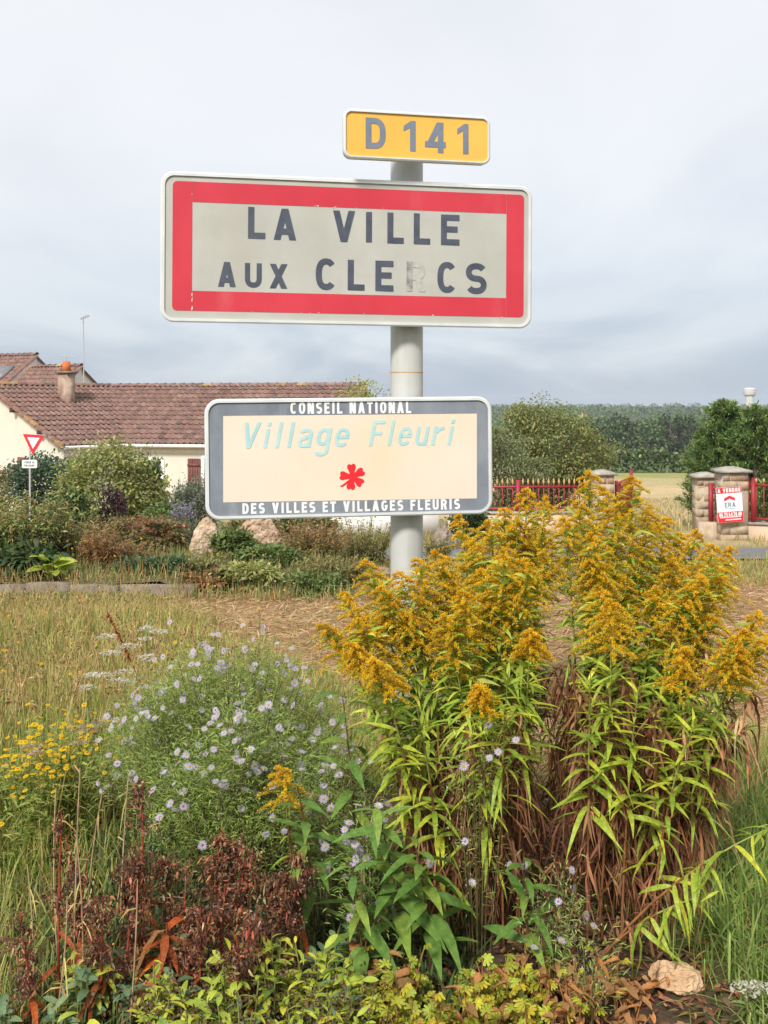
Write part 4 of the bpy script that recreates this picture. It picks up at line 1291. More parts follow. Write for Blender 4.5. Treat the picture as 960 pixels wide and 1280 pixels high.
# ------------------------------------------------------------------ trees, hedge, wood
def tree(name, label, x, y, h, w, n, L, W, p, trunk_h=.25, group=None, z=None, dep=.9, cat='tree', lobes=None, crown_base=.16, far=False):
    z = float(hz(x, y)) - .05 if z is None else z
    root = empty(name, (x, y, z), label, cat, group)
    g = Geo()
    tr = np.array([[0, 0, -.1], [.02 * w, 0, h * .2], [-.01 * w, .02 * w, h * .45], [.01 * w, 0, h * .8]])
    tubes(g, tr[None], np.array([.045, .035, .022, .008]) * h * .8, (1, 1, 1), 7)
    Mc = lobes or max(24, n // 110)
    u = nrm(rng.normal(size=(Mc, 3))) * rng.uniform(.35, 1, (Mc, 1)) ** .55
    c = u * np.array([w * .44, w * .44 * dep, h * (1 - crown_base) * .46]) + [0, 0, h * (crown_base + (1 - crown_base) * .5)]
    c[:, :2] += rng.normal(0, .03, (Mc, 2)) * w
    for j in range(min(14, Mc)):
        s = tr[1] + (tr[3] - tr[1]) * rng.uniform(.0, .7)
        tubes(g, np.array([[s, s + (c[j] - s) * .5 + [0, 0, .03 * h], c[j]]]), np.array([.016, .01, .004]) * h * .8, (1, 1, 1), 5)
    g.build('trunk', M['bark'], root, smooth=True)
    g = Geo()
    i = rng.integers(0, Mc, n)
    sc = rng.uniform(.6, 1.35, Mc)[i][:, None]
    off = nrm(rng.normal(size=(n, 3))) * rng.uniform(.3, 1.0, (n, 1)) ** .5 * np.array([w, w * dep, h * .75]) * .125 * sc
    P = c[i] + off
    d = nrm(off) * .8 + rng.normal(0, .5, (n, 3)) + [0, 0, .1]
    cl = pal(p, n, .14) * pal([(1, (1, 1, 1))], Mc, .14)[i]
    leaf_strips(g, P, d, rng.uniform(.6, 1.25, n) * L, rng.uniform(.7, 1.2, n) * W, rng.uniform(.1, .6, n), cl, OVAL if not far else CARD)
    g.build('crown', M['far_leaf'] if far else M['leaf'], root, kind='stuff')
    return root


def tree_px(name, label, px, d, wpx, ytop, *a, **k):
    x = (px - CX) / FOC * d; z = float(hz(x, d)) - .05
    return tree(name, label, x, d, EYE - (ytop - HOR) / FOC * d - z, wpx / FOC * d, *a, **k)


TG = [(4, (0.2175, 0.2566, 0.0798)), (3, (0.29, 0.308, 0.1037)), (2, (0.1631, 0.1968, 0.0638)), (1, (0.4169, 0.3422, 0.1117))]
tree_px('fruit_tree', 'rounded olive green tree behind the red fence', 684, 31, 165, 497, 21000, .10, .05, TG, crown_base=.1)
tree_px('fruit_tree', 'greyish low bushy tree right of the cream board', 626, 28, 125, 534, 12500, .09, .04, [(4, (.23, .265, .12)), (3, (.28, .30, .14)), (1, (.17, .20, .08))], crown_base=.04)
tree_px('sapling', 'thin topped tree peeping over the cream board', 447, 34, 100, 466, 4500, .13, .05, PALE, crown_base=.1, lobes=70)


def conifer(label, px, d, wpx, ytop, n, p, seed):
    x = (px - CX) / FOC * d; z = float(hz(x, d)) - .1
    h = EYE - (ytop - HOR) / FOC * d - z; w = wpx / FOC * d
    root = empty('cypress_tree', (x, d, z), label, 'tree', 'cypresses behind the right fence')
    g = Geo(); tubes(g, [[(0, 0, -.1), (0, 0, h * .5), (0, 0, h * .97)]], [.11, .07, .01], (1, 1, 1), 6); g.build('trunk', M['bark'], root)
    g = Geo()
    nb = n // 85
    t = rng.uniform(.03, 1, nb); az = rng.uniform(0, 2 * math.pi, nb)
    rad = w * .5 * (1 - t) ** .62 * rng.uniform(.55, 1.3, nb) + .06
    B0 = np.stack([0 * t, 0 * t, h * t * .93], -1)
    tip = np.stack([np.cos(az) * rad, np.sin(az) * rad, h * t * .93 + rad * rng.uniform(.25, .75, nb) + .1], -1)
    tip[:, 2] = np.minimum(tip[:, 2], h * 1.0 + rng.normal(0, .04, nb))
    i = np.repeat(np.arange(nb), 85); s = rng.uniform(.35, 1.0, len(i)) ** .7
    P = B0[i] + (tip - B0)[i] * s[:, None] + rng.normal(0, .055, (len(i), 3)) * (1.2 - s * .5)[:, None]
    dd = nrm((tip - B0)[i]) + rng.normal(0, .45, (len(i), 3)) + [0, 0, .15]
    leaf_strips(g, P, dd, rng.uniform(.1, .2, len(i)), rng.uniform(.022, .045, len(i)), rng.uniform(0, .5, len(i)), pal(p, len(i), .15) * pal([(1, (1, 1, 1))], nb, .18)[i], LANCE)
    g.build('crown', M['leaf'], root, kind='stuff')


CY = [(4, (0.1941, 0.2985, 0.0998)), (3, (0.2821, 0.3894, 0.1197)), (2, (0.141, 0.2207, 0.0798)), (1, (0.4231, 0.493, 0.1596))]
conifer('feathery cypress with the tallest tip, left of the water tower', 906, 29, 104, 500, 24000, CY, 1)
conifer('feathery cypress in front of the water tower', 944, 28, 92, 506, 20000, CY, 2)
conifer('cypress cut by the right edge of the picture', 985, 29, 86, 500, 12000, CY, 3)
conifer('low broad cypress at the left foot of the tall cypress', 880, 30, 46, 535, 7000, CY, 4)

# field hedge
g = Geo(); n = 9000
xx = rng.uniform(0, 80, n); P = np.stack([xx, 150 + rng.normal(0, 1.0, n), 0 * xx], -1)
hh = 3.3 + .35 * np.sin(xx * .7) + .25 * np.sin(xx * 1.9 + 1)
P[:, 2] = hz(P[:, 0], P[:, 1]) + rng.uniform(0, 1, n) ** .8 * hh
leaf_strips(g, P, rng.normal(0, 1, (n, 3)) + [0, -.3, .4], rng.uniform(.4, .8, n), rng.uniform(.3, .5, n), .2, pal(DKG, n, .16) * 1.1, CARD)
hd = empty('hedge', (40, 150, float(hz(40, 150))), 'long dark clipped hedge across the far field', 'hedge')
o = g.build('foliage', M['far_leaf'], hd, kind='stuff', loc=(-40, -150, -float(hz(40, 150))))

WD = [(4, (0.0934, 0.1515, 0.0432)), (3, (0.1267, 0.186, 0.0555)), (2, (0.0667, 0.117, 0.037)), (1, (0.1734, 0.2136, 0.0678))]
for k, (px, d, wpx, yt) in enumerate([(742, 330, 46, 522), (768, 320, 40, 528), (790, 338, 44, 518), (812, 318, 48, 524), (838, 325, 50, 519), (862, 335, 44, 523), (722, 340, 40, 520), (700, 330, 46, 522), (884, 330, 40, 524), (826, 345, 40, 513), (775, 352, 42, 513), (858, 352, 40, 514)]):
    lab = ['broad dark tree at the near edge of the wood, third gap left of the cypress', 'round tree at the near edge of the wood above the hedge'][1]
    tree_px('wood_tree', 'round dark tree at the near edge of the far wood', px, d, wpx, yt, 1500, 1.0, .75, [(a_, tuple(c_ * f_ for c_ in b_)) for f_ in [(.62, .95, .75, 1.15, .55)[k % 5]] for a_, b_ in WD], group='trees at the edge of the far wood', far=True, crown_base=.05, lobes=26)
# the wood beyond
g = Geo()
for d in [365, 390, 420, 455, 495, 540, 590, 650, 720, 800, 900, 1010, 1150, 1300, 1480, 1700]:
    step = 9 if d < 600 else 12
    for x in np.arange(-.3 * d, .52 * d, step):
        x = x + rng.normal(0, 2.5); y = d + rng.normal(0, 8)
        h = rng.uniform(7.5, 12.5); w = rng.uniform(7.5, 13)
        m_ = 240 if d < 600 else (110 if d < 1000 else 50)
        u = nrm(rng.normal(size=(m_, 3))); u[:, 1] = -np.abs(u[:, 1])
        P = u * [w * .5, w * .5, h * .42] * rng.uniform(.8, 1.05, (m_, 1)) + [x, y, float(hz(x, y)) + h * .55]
        s = (.95 if d < 600 else 1.5) * (1 if d < 1000 else 1.5)
        leaf_strips(g, P, rng.normal(0, 1, (m_, 3)) + [0, -.3, .3], rng.uniform(.7, 1.2, m_) * s, rng.uniform(.6, 1, m_) * s, .2, pal(WD, m_, .15) * rng.uniform(.65, 1.3), CARD)
tag(g.build('distant_wood', M['far_leaf']), 'dark green wood stretching to the horizon on the right', 'wood', kind='stuff')
# undergrowth mass so no gaps show ground between the far trunks
g = Geo()
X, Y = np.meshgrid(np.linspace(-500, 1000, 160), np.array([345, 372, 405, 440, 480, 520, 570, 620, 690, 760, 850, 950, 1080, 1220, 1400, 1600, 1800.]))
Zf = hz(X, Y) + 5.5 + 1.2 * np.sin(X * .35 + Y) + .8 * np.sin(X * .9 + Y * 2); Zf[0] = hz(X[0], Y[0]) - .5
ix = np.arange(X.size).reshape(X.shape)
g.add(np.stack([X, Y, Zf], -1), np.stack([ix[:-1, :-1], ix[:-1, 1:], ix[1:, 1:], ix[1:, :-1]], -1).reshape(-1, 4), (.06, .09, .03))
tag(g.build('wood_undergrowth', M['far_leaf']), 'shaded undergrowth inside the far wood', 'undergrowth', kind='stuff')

# water tower
wt = empty('water_tower', (387 / .9, 1220, float(hz(0, 1220))), 'pale concrete water tower on the horizon above the cypresses', 'tower')
wt.location.x = (937 - CX) / FOC * 1220
zt_ = EYE + (HOR - 484.5) / FOC * 1220 - wt.location.z
g = Geo(); lathe(g, [(4.9, -1), (4.7, zt_ - 12), (4.8, zt_ - 10)], 20); g.build('shaft', M['tower'], wt, smooth=True)
g = Geo(); lathe(g, [(4.8, zt_ - 10), (6.6, zt_ - 8.7), (6.9, zt_ - 8.3), (6.9, zt_ - 2.4)], 24); g.build('tank', M['tower'], wt)
g = Geo(); lathe(g, [(7.2, zt_ - 2.4), (7.2, zt_ - 1.8), (4, zt_ - .4), (.1, zt_)], 24); g.build('roof', M['orange_clay'] if False else M['tower'], wt)


# ------------------------------------------------------------------ grasses
def blades(g, x, y, L, W, p, lean=.5, droop=.6, z=None, jit=.14, prof=BLADE):
    n = len(x)
    z = hz(x, y) - .01 if z is None else z
    az = rng.uniform(0, 2 * math.pi, n); ln = np.abs(rng.normal(0, lean, n))
    d = np.stack([np.cos(az) * ln, np.sin(az) * ln, np.ones(n)], -1)
    side = np.stack([-np.sin(az + rng.normal(0, .6, n)), np.cos(az), np.zeros(n)], -1)
    col = p if isinstance(p, np.ndarray) else pal(p, n, jit)
    leaf_strips(g, np.stack([x, y, z], -1), d, L, W, rng.uniform(.2, 1, n) * droop, col, prof, side=side)


def scatter(n, y0, y1, xl=-.41, xr=.41, power=1.0):
    """n points in the wedge seen by the camera (and a margin), denser close by"""
    y = y0 * (y1 / y0) ** rng.uniform(0, 1, n)
    x = rng.uniform(xl, xr, n) * y
    return x, y


GRN = [(3, (0.2407, 0.318, 0.066)), (3, (0.3257, 0.3689, 0.0858)), (2, (0.4248, 0.407, 0.1122)), (1, (0.1699, 0.2417, 0.0594))]
DRY = [(3, (0.5313, 0.4027, 0.1639)), (3, (0.4554, 0.3672, 0.1311)), (2, (0.3542, 0.3317, 0.0983)), (1, (0.4175, 0.2369, 0.0983))]

# left meadow
g = Geo()
x, y = scatter(95000, 3.5, 13, -.72, .05)
k = (hay_mask(x, y) < rng.uniform(.1, 1.12, len(x))) & ~((x > -1.15) & (y < 4.3)) & (y < 12.05)
x, y = x[k], y[k]
dryf = np.clip(.34 + .06 * (y - 4) + .35 * wob(x * 1.2, y * .9), .08, .92)
col = np.where((rng.uniform(0, 1, len(x)) < dryf)[:, None], pal(DRY, len(x)), pal(GRN, len(x)))
blades(g, x, y, rng.uniform(.08, .27, len(x)) * (1 - .55 * sm(9.0, 11.2, y)) * (1 - .6 * hay_mask(x, y)), .0032 + .0006 * y, col, .45, .55)
tag(g.build('meadow_grass', M['grass']), 'long half-dry meadow grass on the left', 'grass', kind='stuff')
# brown seed heads standing in the meadow
g = Geo(); gs = Geo()
x, y = scatter(1000, 4.6, 12, -.45, -.1); k = hay_mask(x, y) < .5; x, y = x[k], y[k]
hh = rng.uniform(.2, .42, len(x)); tilt = rng.normal(0, .12, (len(x), 2))
b0 = np.stack([x, y, hz(x, y)], -1); tpt = b0 + np.stack([tilt[:, 0], tilt[:, 1], hh], -1)
tubes(gs, np.stack([b0, (b0 + tpt) / 2, tpt], 1), .0018, pal(DRY, len(x)), 3)
i = np.repeat(np.arange(len(x)), 6)
P = b0[i] + (tpt - b0)[i] * rng.uniform(.72, 1.05, len(i))[:, None]
leaf_strips(gs, P, rng.normal(0, .6, (len(i), 3)) + [0, 0, .7], .028, .009, .3, pal([(2, (.30, .15, .07)), (2, (.40, .28, .13)), (1, (.25, .18, .08))], len(i)), CARD)
tag(gs.build('seed_heads', M['dry']), 'brown grass seed heads in the left meadow', 'grass', kind='stuff')
# mown straw
g = Geo()
x, y = scatter(78000, 4.4, 14.5, -.36, .78)
k = hay_mask(x, y) > rng.uniform(.1, 1.0, len(x)); x, y = x[k], y[k]; n = len(x)
az = rng.uniform(0, 2 * math.pi, n); az = np.where(rng.uniform(0, 1, n) < .5, rng.normal(.2, .5, n), az)
clump = (.5 + .5 * np.sin(x * 5 + 2 * np.sin(y * 4))) * (.5 + .5 * np.sin(y * 6 - x * 2))
P = np.stack([x, y, hz(x, y) + rng.uniform(0, .035, n) + .05 * clump * rng.uniform(0, 1, n)], -1)
d = np.stack([np.cos(az), np.sin(az), rng.normal(.12, .22, n)], -1)
leaf_strips(g, P, d, rng.uniform(.03, .16, n), rng.uniform(.5, 1.1, n) * (.003 + .0006 * y), rng.uniform(0, .4, n), pal([(3, (.50, .34, .19)), (3, (.42, .27, .14)), (2, (.32, .18, .09)), (1, (.56, .42, .24)), (.5, (.28, .27, .09))], n), BLADE)
tag(g.build('mown_straw', M['dry']), 'mown straw lying behind the goldenrod', 'straw', kind='stuff')
# verge towards the road and driveway
g = Geo()
x, y = scatter(16000, 12.5, 27, -.05, .5)
k = ~((y > 16.4 + x * .012) & (y < 19.4 + x * .012)) & ~((y > 20) & (x > 5) & (x < 7.4)); x, y = x[k], y[k]
blades(g, x, y, rng.uniform(.08, .28, len(x)), .012, np.where((rng.uniform(0, 1, len(x)) < .75)[:, None], pal(DRY, len(x)), pal(GRN, len(x))), .45, .5)
tag(g.build('verge_grass', M['grass']), 'thin dry grass along the road verge', 'grass', kind='stuff')
# far field stubble edge
g = Geo()
y = rng.uniform(26, 60, 14000); x = rng.uniform(.12, .5, 14000) * y
blades(g, x, y, rng.uniform(.1, .35, len(x)), .03, pal([(3, (.52, .42, .24)), (2, (.42, .36, .18)), (1, (.28, .27, .11))], len(x)), .4, .5)
tag(g.build('field_stubble', M['grass']), 'pale straw stubble in the field behind the gate', 'stubble', kind='stuff')
# weeds and grasses over the bed and kerb foot
g = Geo()
x = rng.uniform(-7, .2, 15000); y = rng.uniform(11.6, 15.8, 15000)
zz = np.where(y > 12.2, bed_z(x, y), hz(x, y))
blades(g, x, y, rng.uniform(.08, .30, 15000) * np.where((y < 12.2) & (x < -2.5), .45, 1), .009, np.where((rng.uniform(0, 1, 15000) < .5)[:, None], pal(DRY + BROWN, 15000), pal(G1, 15000)), .5, .5, z=zz)
tag(g.build('bed_grass', M['grass']), 'mixed grass and weeds filling the rock garden bed', 'grass', kind='stuff')
# lush grass lower right
g = Geo()
n = 30000
y = rng.uniform(2.2, 5.0, n); x = rng.uniform(.70, 3.6, n)
k = (x > .86 + .12 * np.sin(y * 3) + .10 * rng.normal(0, 1, n) - .1 * (y > 3.2)) & (x < .68 * y + .5); x, y = x[k], y[k]
dry_ = rng.uniform(0, 1, len(x)) < np.clip((y - 3.4) * .4 + .06, .05, .6)
blades(g, x, y, rng.uniform(.12, .36, len(x)), rng.uniform(.003, .0065, len(x)), np.where(dry_[:, None], pal(DRY, len(x)), pal([(3, (.22, .33, .07)), (3, (.28, .38, .085)), (2, (.16, .25, .06)), (1, (.36, .42, .13))], len(x))), .65, .75, prof=[(0, .7), (.2, 1), (.45, .95), (.7, .75), (.88, .45), (1, .04)])
tag(g.build('lush_grass', M['grass']), 'long lush green grass in the lower right corner', 'grass', kind='stuff')
# fresh grass lower left
g = Geo()
n = 26000
y = rng.uniform(2.3, 4.9, n); x = -rng.uniform(.62, 3.2, n)
k = (x < -.78 + .10 * rng.normal(0, 1, n) - .12 * (y - 2.6)) & (x > -.68 * y - .3); x, y = x[k], y[k]
blades(g, x, y, rng.uniform(.08, .26, len(x)), rng.uniform(.0025, .005, len(x)), np.where((rng.uniform(0, 1, len(x)) < .22)[:, None], pal(DRY, len(x)), pal(GRN, len(x))), .6, .75)
tag(g.build('fresh_grass', M['grass']), 'fresh pale green grass along the lower left edge', 'grass', kind='stuff')


# ------------------------------------------------------------------ goldenrod
GLEAF = [leaf_mesh('leaf', w, dr, 'leaf_green', prof=[(0, .25), (.15, .8), (.38, 1), (.62, .8), (.84, .42), (1, .03)], wave=wv) for w, dr, wv in ((.125, .2, .0), (.12, .38, .01), (.135, .6, .012), (.115, .9, .0))]
YEL = [(4, (.95, .62, .032)), (3, (.94, .54, .022)), (3, (.95, .72, .07)), (1, (.86, .43, .018))]
LGR = [(4, (0.3795, 0.5049, 0.0688)), (3, (0.2846, 0.4158, 0.0618)), (2, (0.506, 0.594, 0.0963)), (1, (0.6641, 0.594, 0.0963))]
DEAD = [(4, (0.23, 0.0978, 0.046)), (3, (0.322, 0.1495, 0.069)), (2, (0.161, 0.069, 0.0345)), (1, (0.437, 0.253, 0.1265))]


def curve(b, m, t):
    """points along a quadratic from base b via control m to tip t"""
    b, m, t = map(np.array, (b, m, t))
    return lambda s: ((1 - s) ** 2)[:, None] * b + (2 * s * (1 - s))[:, None] * m + (s ** 2)[:, None] * t


def goldenrod(label, group, tp, td, bp, bd, plume=.30, leafs=(.34, .86), nleaf=44, as_objects=False, dead=26, name='goldenrod', big=1.0, fat=1.0, hang=0.0):
    tip = at(*tp, td)
    bx = (bp - CX) / FOC * bd
    base = np.array([bx, bd, 0.0])
    root = empty(name, base, label, 'plant', group)
    tl = tip - base
    ctrl = np.array([tl[0] * .30, tl[1] * .30, tl[2] * .62]) + rng.normal(0, .015, 3)
    cf = curve((0, 0, -.03), ctrl, tl)
    S = cf(np.linspace(0, 1, 9))
    Ln = float(np.linalg.norm(np.diff(S, axis=0), axis=1).sum())
    g = Geo(); tubes(g, S[None, :6], np.linspace(.0042, .0032, 6), (.30, .13, .05), 5); tubes(g, S[None, 5:], np.linspace(.0032, .0012, 4), (.30, .32, .08), 4)
    g.build('stem', M['dry'], root, smooth=True)
    # plume: arching side sprays, each set with tufts of tiny florets
    if plume > 0:
        g = Geo()
        nb = int(34 * fat)
        s0 = max(1 - plume / Ln, .4)
        s = s0 + (1 - s0) * (np.arange(nb) + rng.uniform(0, 1, nb)) / nb
        B0 = cf(s); u = (s - s0) / (1 - s0)
        az = np.arange(nb) * 2.4 + rng.normal(0, .4, nb)
        bl_ = plume * .50 * (1 - u) ** .85 * rng.uniform(.55, 1.2, nb) * (.55 + .45 * np.minimum(u / .15, 1)) + .018
        K = 6
        tt = np.linspace(0, 1, K)
        dirh = np.stack([np.cos(az), np.sin(az), np.zeros(nb)], -1)
        rise = rng.uniform(.25, .6, nb)
        BR = B0[:, None] + dirh[:, None] * (bl_[:, None] * tt)[..., None]
        BR[:, :, 2] += bl_[:, None] * (rise[:, None] * tt - (rise[:, None] * .75 + .28) * tt ** 2)
        tubes(g, BR, .0011, pal([(1, (.34, .34, .07))], nb), 3)
        m = 30
        i = np.repeat(np.arange(nb), m); q_ = rng.uniform(.12, 1.04, len(i))
        P = B0[i] + dirh[i] * (bl_[i] * q_)[:, None]
        P[:, 2] += bl_[i] * (rise[i] * q_ - (rise[i] * .75 + .28) * q_ ** 2) + .003
        k = 5
        P2 = np.repeat(P, k, 0) + rng.normal(0, .0027, (len(P) * k, 3))
        dd = rng.normal(0, 1, (len(P2), 3)) * [1, 1, .6] + [0, 0, .8]
        leaf_strips(g, P2, dd, rng.uniform(.0035, .0065, len(P2)), rng.uniform(.0026, .0046, len(P2)), .1, pal(YEL, len(P2), .12) * np.repeat(pal([(1, (1, 1, 1))], nb, .10)[i], k, 0), CHIP)
        g.build('flower_plume', M['petal'], root, kind='stuff')
    # leaves
    s = leafs[0] + (leafs[1] - leafs[0]) * np.sort(rng.uniform(0, 1, nleaf))
    P = cf(s); az = np.arange(nleaf) * 2.4 + rng.normal(0, .35, nleaf)
    if as_objects:
        az = az - .55 * np.sin(az + math.pi / 2 - 0)       # leaves turn a little towards the open front
    u = (s - leafs[0]) / (leafs[1] - leafs[0])
    LL = (.125 - .055 * u ** 1.5) * rng.uniform(.8, 1.15, nleaf) * big
    el = .25 + .5 * u + rng.normal(0, .18, nleaf) - hang
    if as_objects:
        for j in range(nleaf):
            mi = 3 - min(3, int(u[j] * 3 + rng.uniform(0, 1.2)))
            put(GLEAF[mi], 'leaf', root, P[j], (math.cos(az[j]), math.sin(az[j]), el[j]), LL[j], rng.normal(0, .35))
    else:
        g = Geo(); leaf_strips(g, P, np.stack([np.cos(az), np.sin(az), el], -1), LL, .0145 * big, rng.uniform(.3, 1.0, nleaf) * (1 - .5 * u), pal(LGR, nleaf), LANCE)
        g.build('leaves', M['leaf'], root, kind='stuff')
    if dead:
        g = Geo()
        s = rng.uniform(.10, min(leafs[0] + .16, 1), dead); P = cf(s); az = rng.uniform(0, 6.28, dead)
        leaf_strips(g, P, np.stack([np.cos(az), np.sin(az), rng.uniform(-.9, .4, dead)], -1), rng.uniform(.04, .09, dead), rng.uniform(.005, .012, dead), rng.uniform(.7, 2.0, dead), pal(DEAD, dead, .26), CRUMP, curl=1)
        g.build('dead_leaves', M['dry'], root, kind='stuff')
    return root


GA = 'goldenrod stalks left of the gap'
GB = 'goldenrod stalks right of the gap'
labA = 'goldenrod stalk with yellow plume in the left part of the clump'
labB = 'goldenrod stalk with yellow plume in the right part of the clump'
left_tops = [(402, 782), (428, 742), (458, 700), (474, 735), (500, 716), (522, 700), (546, 690), (576, 645), (560, 715), (592, 676), (612, 652), (630, 636), (660, 612), (684, 622), (646, 650), (672, 655), (604, 712), (630, 690), (580, 740), (535, 740), (480, 770), (448, 775), (505, 765), (556, 770), (660, 700), (612, 745), (680, 668), (640, 735)]
right_tops = [(737, 590), (706, 648), (757, 612), (722, 628), (792, 597), (775, 630), (812, 636), (834, 648), (852, 668), (872, 664), (893, 682), (914, 684), (905, 718), (880, 722), (845, 700), (803, 680), (765, 676), (742, 668), (742, 702), (782, 720), (820, 735), (858, 745), (750, 735), (950, 765), (935, 790), (890, 770), (960, 800)]
OUTST = {(402, 782): 'leftmost goldenrod stalk, its plume leaning over the aster bush', (458, 700): 'goldenrod stalk whose plume stands left of the sign post',
         (522, 700): 'goldenrod stalk whose plume crosses the sign post', (576, 645): 'goldenrod stalk whose tip touches the lower right of the cream board',
         (660, 612): 'tallest goldenrod stalk left of the gap, in front of the red fence', (737, 590): 'tallest goldenrod stalk, just right of the gap',
         (792, 597): 'goldenrod stalk whose tip stands right of the lone pillar', (914, 684): 'goldenrod stalk whose plume reaches out below the sale board',
         (960, 800): 'goldenrod stalk cut by the right edge of the picture'}
for tops, lab, grp, bl0, bl1 in ((left_tops, labA, GA, 525, 655), (right_tops, labB, GB, 728, 838)):
    xmn, xmx = min(t[0] for t in tops), max(t[0] for t in tops)
    for (px, py) in tops:
        f = (px - xmn) / (xmx - xmn)
        low = (py - 590) / 200
        bd = 3.5 - .25 * low + rng.normal(0, .07)
        bp = bl0 + (bl1 - bl0) * f + rng.normal(0, 9)
        goldenrod(OUTST.get((px, py), lab), grp, (px, py), bd + .06 - .22 * low + rng.normal(0, .08), bp, bd, plume=rng.uniform(.25, .34) * (1 - .22 * min(low, 1)), nleaf=92, leafs=(.40, .95), dead=24)
# nearer stalks whose leaves can be told apart
front = [
    ('low goldenrod stalk with small plume beside the lilac daisies', (468, 826), 2.92, 548, 3.16, .17, .36, 46),
    ('short goldenrod stalk with a round plume in the middle front', (601, 860), 2.86, 606, 3.08, .115, .30, 44),
    ('goldenrod stalk with a full low plume in the right half', (764, 752), 2.90, 748, 3.12, .21, .42, 50),
    ('goldenrod stalk leaning right with low plume near the straw', (856, 812), 2.95, 800, 3.15, .17, .30, 46),
    ('goldenrod stalk hanging over the gap with long leaves', (664, 790), 2.95, 645, 3.14, .12, .46, 40),
    ('flowerless goldenrod shoot in the front of the right half', (800, 850), 2.88, 776, 3.05, 0, .42, 38),
    ('flowerless goldenrod shoot at the front left of the clump', (520, 880), 2.86, 560, 3.06, 0, .24, 42),
    ('goldenrod stalk at the far right leaning over the straw', (928, 812), 3.0, 838, 3.2, .18, .36, 46),
    ('flowerless goldenrod shoot left of the gap', (636, 838), 2.88, 630, 3.07, 0, .48, 34),
    ('goldenrod stalk with thin plume above the aster bush', (438, 806), 3.0, 530, 3.2, .15, .34, 44),
    ('flowerless goldenrod shoot drooping at the right side', (872, 900), 2.85, 812, 3.05, 0, .26, 42),
    ('flowerless goldenrod shoot in the centre of the right half', (738, 842), 2.90, 734, 3.07, 0, .44, 36),
]
for lab, tp, td, bp, bd, plm, lf0, nl in front:
    goldenrod(lab, None, tp, td, bp, bd, plume=plm, leafs=(lf0, .97 if plm == 0 else max(.6, 1 - plm / 1.0)), nleaf=nl, as_objects=True, dead=22, big=1.08)
goldenrod('leafy shoot lying out to the right over the grass', None, (1010, 1015), 2.72, 735, 2.95, plume=0, leafs=(.46, 1), nleaf=40, as_objects=True, dead=4, big=1.0, hang=.5)
goldenrod('second thin shoot lying out to the right near the ground', None, (905, 1112), 2.80, 735, 2.96, plume=0, leafs=(.45, 1), nleaf=18, as_objects=True, dead=4, hang=.7)

for k_, (tp, bp, lab) in enumerate((((945, 860), 842, 'withered brown stalk leaning right over the straw, upper one'), ((905, 905), 838, 'withered brown stalk leaning right over the straw, lower one'), ((935, 905), 850, 'short withered stalk leaning right beside the lush grass'))):
    goldenrod(lab, None, tp, 3.05 + .05 * k_, bp, 3.2, plume=0, leafs=(.9, 1), nleaf=3, dead=110, name='withered_stalk')
# withered brown stalks between the green ones
proto = []
for v_ in range(6):
    root = empty('withered_stalk', (0, 0, 0), 'withered brown stalk in the goldenrod clump', 'plant', 'withered stalks in the goldenrod')
    Ht = rng.uniform(.62, .92)
    cf = curve((0, 0, -.03), (rng.normal(0, .03), rng.normal(0, .03), Ht * .5), (rng.normal(0, .06), rng.normal(0, .05), Ht))
    g = Geo(); tubes(g, cf(np.linspace(0, 1, 7))[None], np.linspace(.0042, .0018, 7), (.20, .085, .04), 5); g.build('stem', M['dry'], root)
    g = Geo(); n = 75; s = rng.uniform(.2, 1, n) ** .75; P = cf(s); az = rng.uniform(0, 6.28, n)
    leaf_strips(g, P, np.stack([np.cos(az), np.sin(az), rng.uniform(-1.2, .2, n)], -1), rng.uniform(.03, .085, n), rng.uniform(.004, .011, n), rng.uniform(.6, 2.2, n), pal(DEAD, n, .28), CRUMP, curl=1)
    g.build('dead_leaves', M['dry'], root, kind='stuff')
    proto.append(root)


def copy_tree(o, parent=None):
    c = o.copy(); C.objects.link(c); c.parent = parent
    for ch_ in o.children: copy_tree(ch_, c)
    return c


for k in range(90):
    o = proto[k] if k < 6 else copy_tree(proto[k % 6])
    px = rng.uniform(540, 680) if k % 2 else rng.uniform(712, 850)
    d = rng.uniform(3.05, 3.5)
    o.location = ((px - CX) / FOC * d, d, 0); o.rotation_euler = (rng.normal(0, .06), rng.normal(.05 if px > 780 else 0, .07), rng.uniform(0, 6.28))
    o.scale = (1, 1, rng.uniform(.75, 1.05))

# ------------------------------------------------------------------ asters
ALEAF = [(4, (0.2493, 0.3461, 0.0812)), (3, (0.326, 0.4188, 0.0986)), (2, (0.1919, 0.2732, 0.058)), (1, (0.4412, 0.4918, 0.1275))]


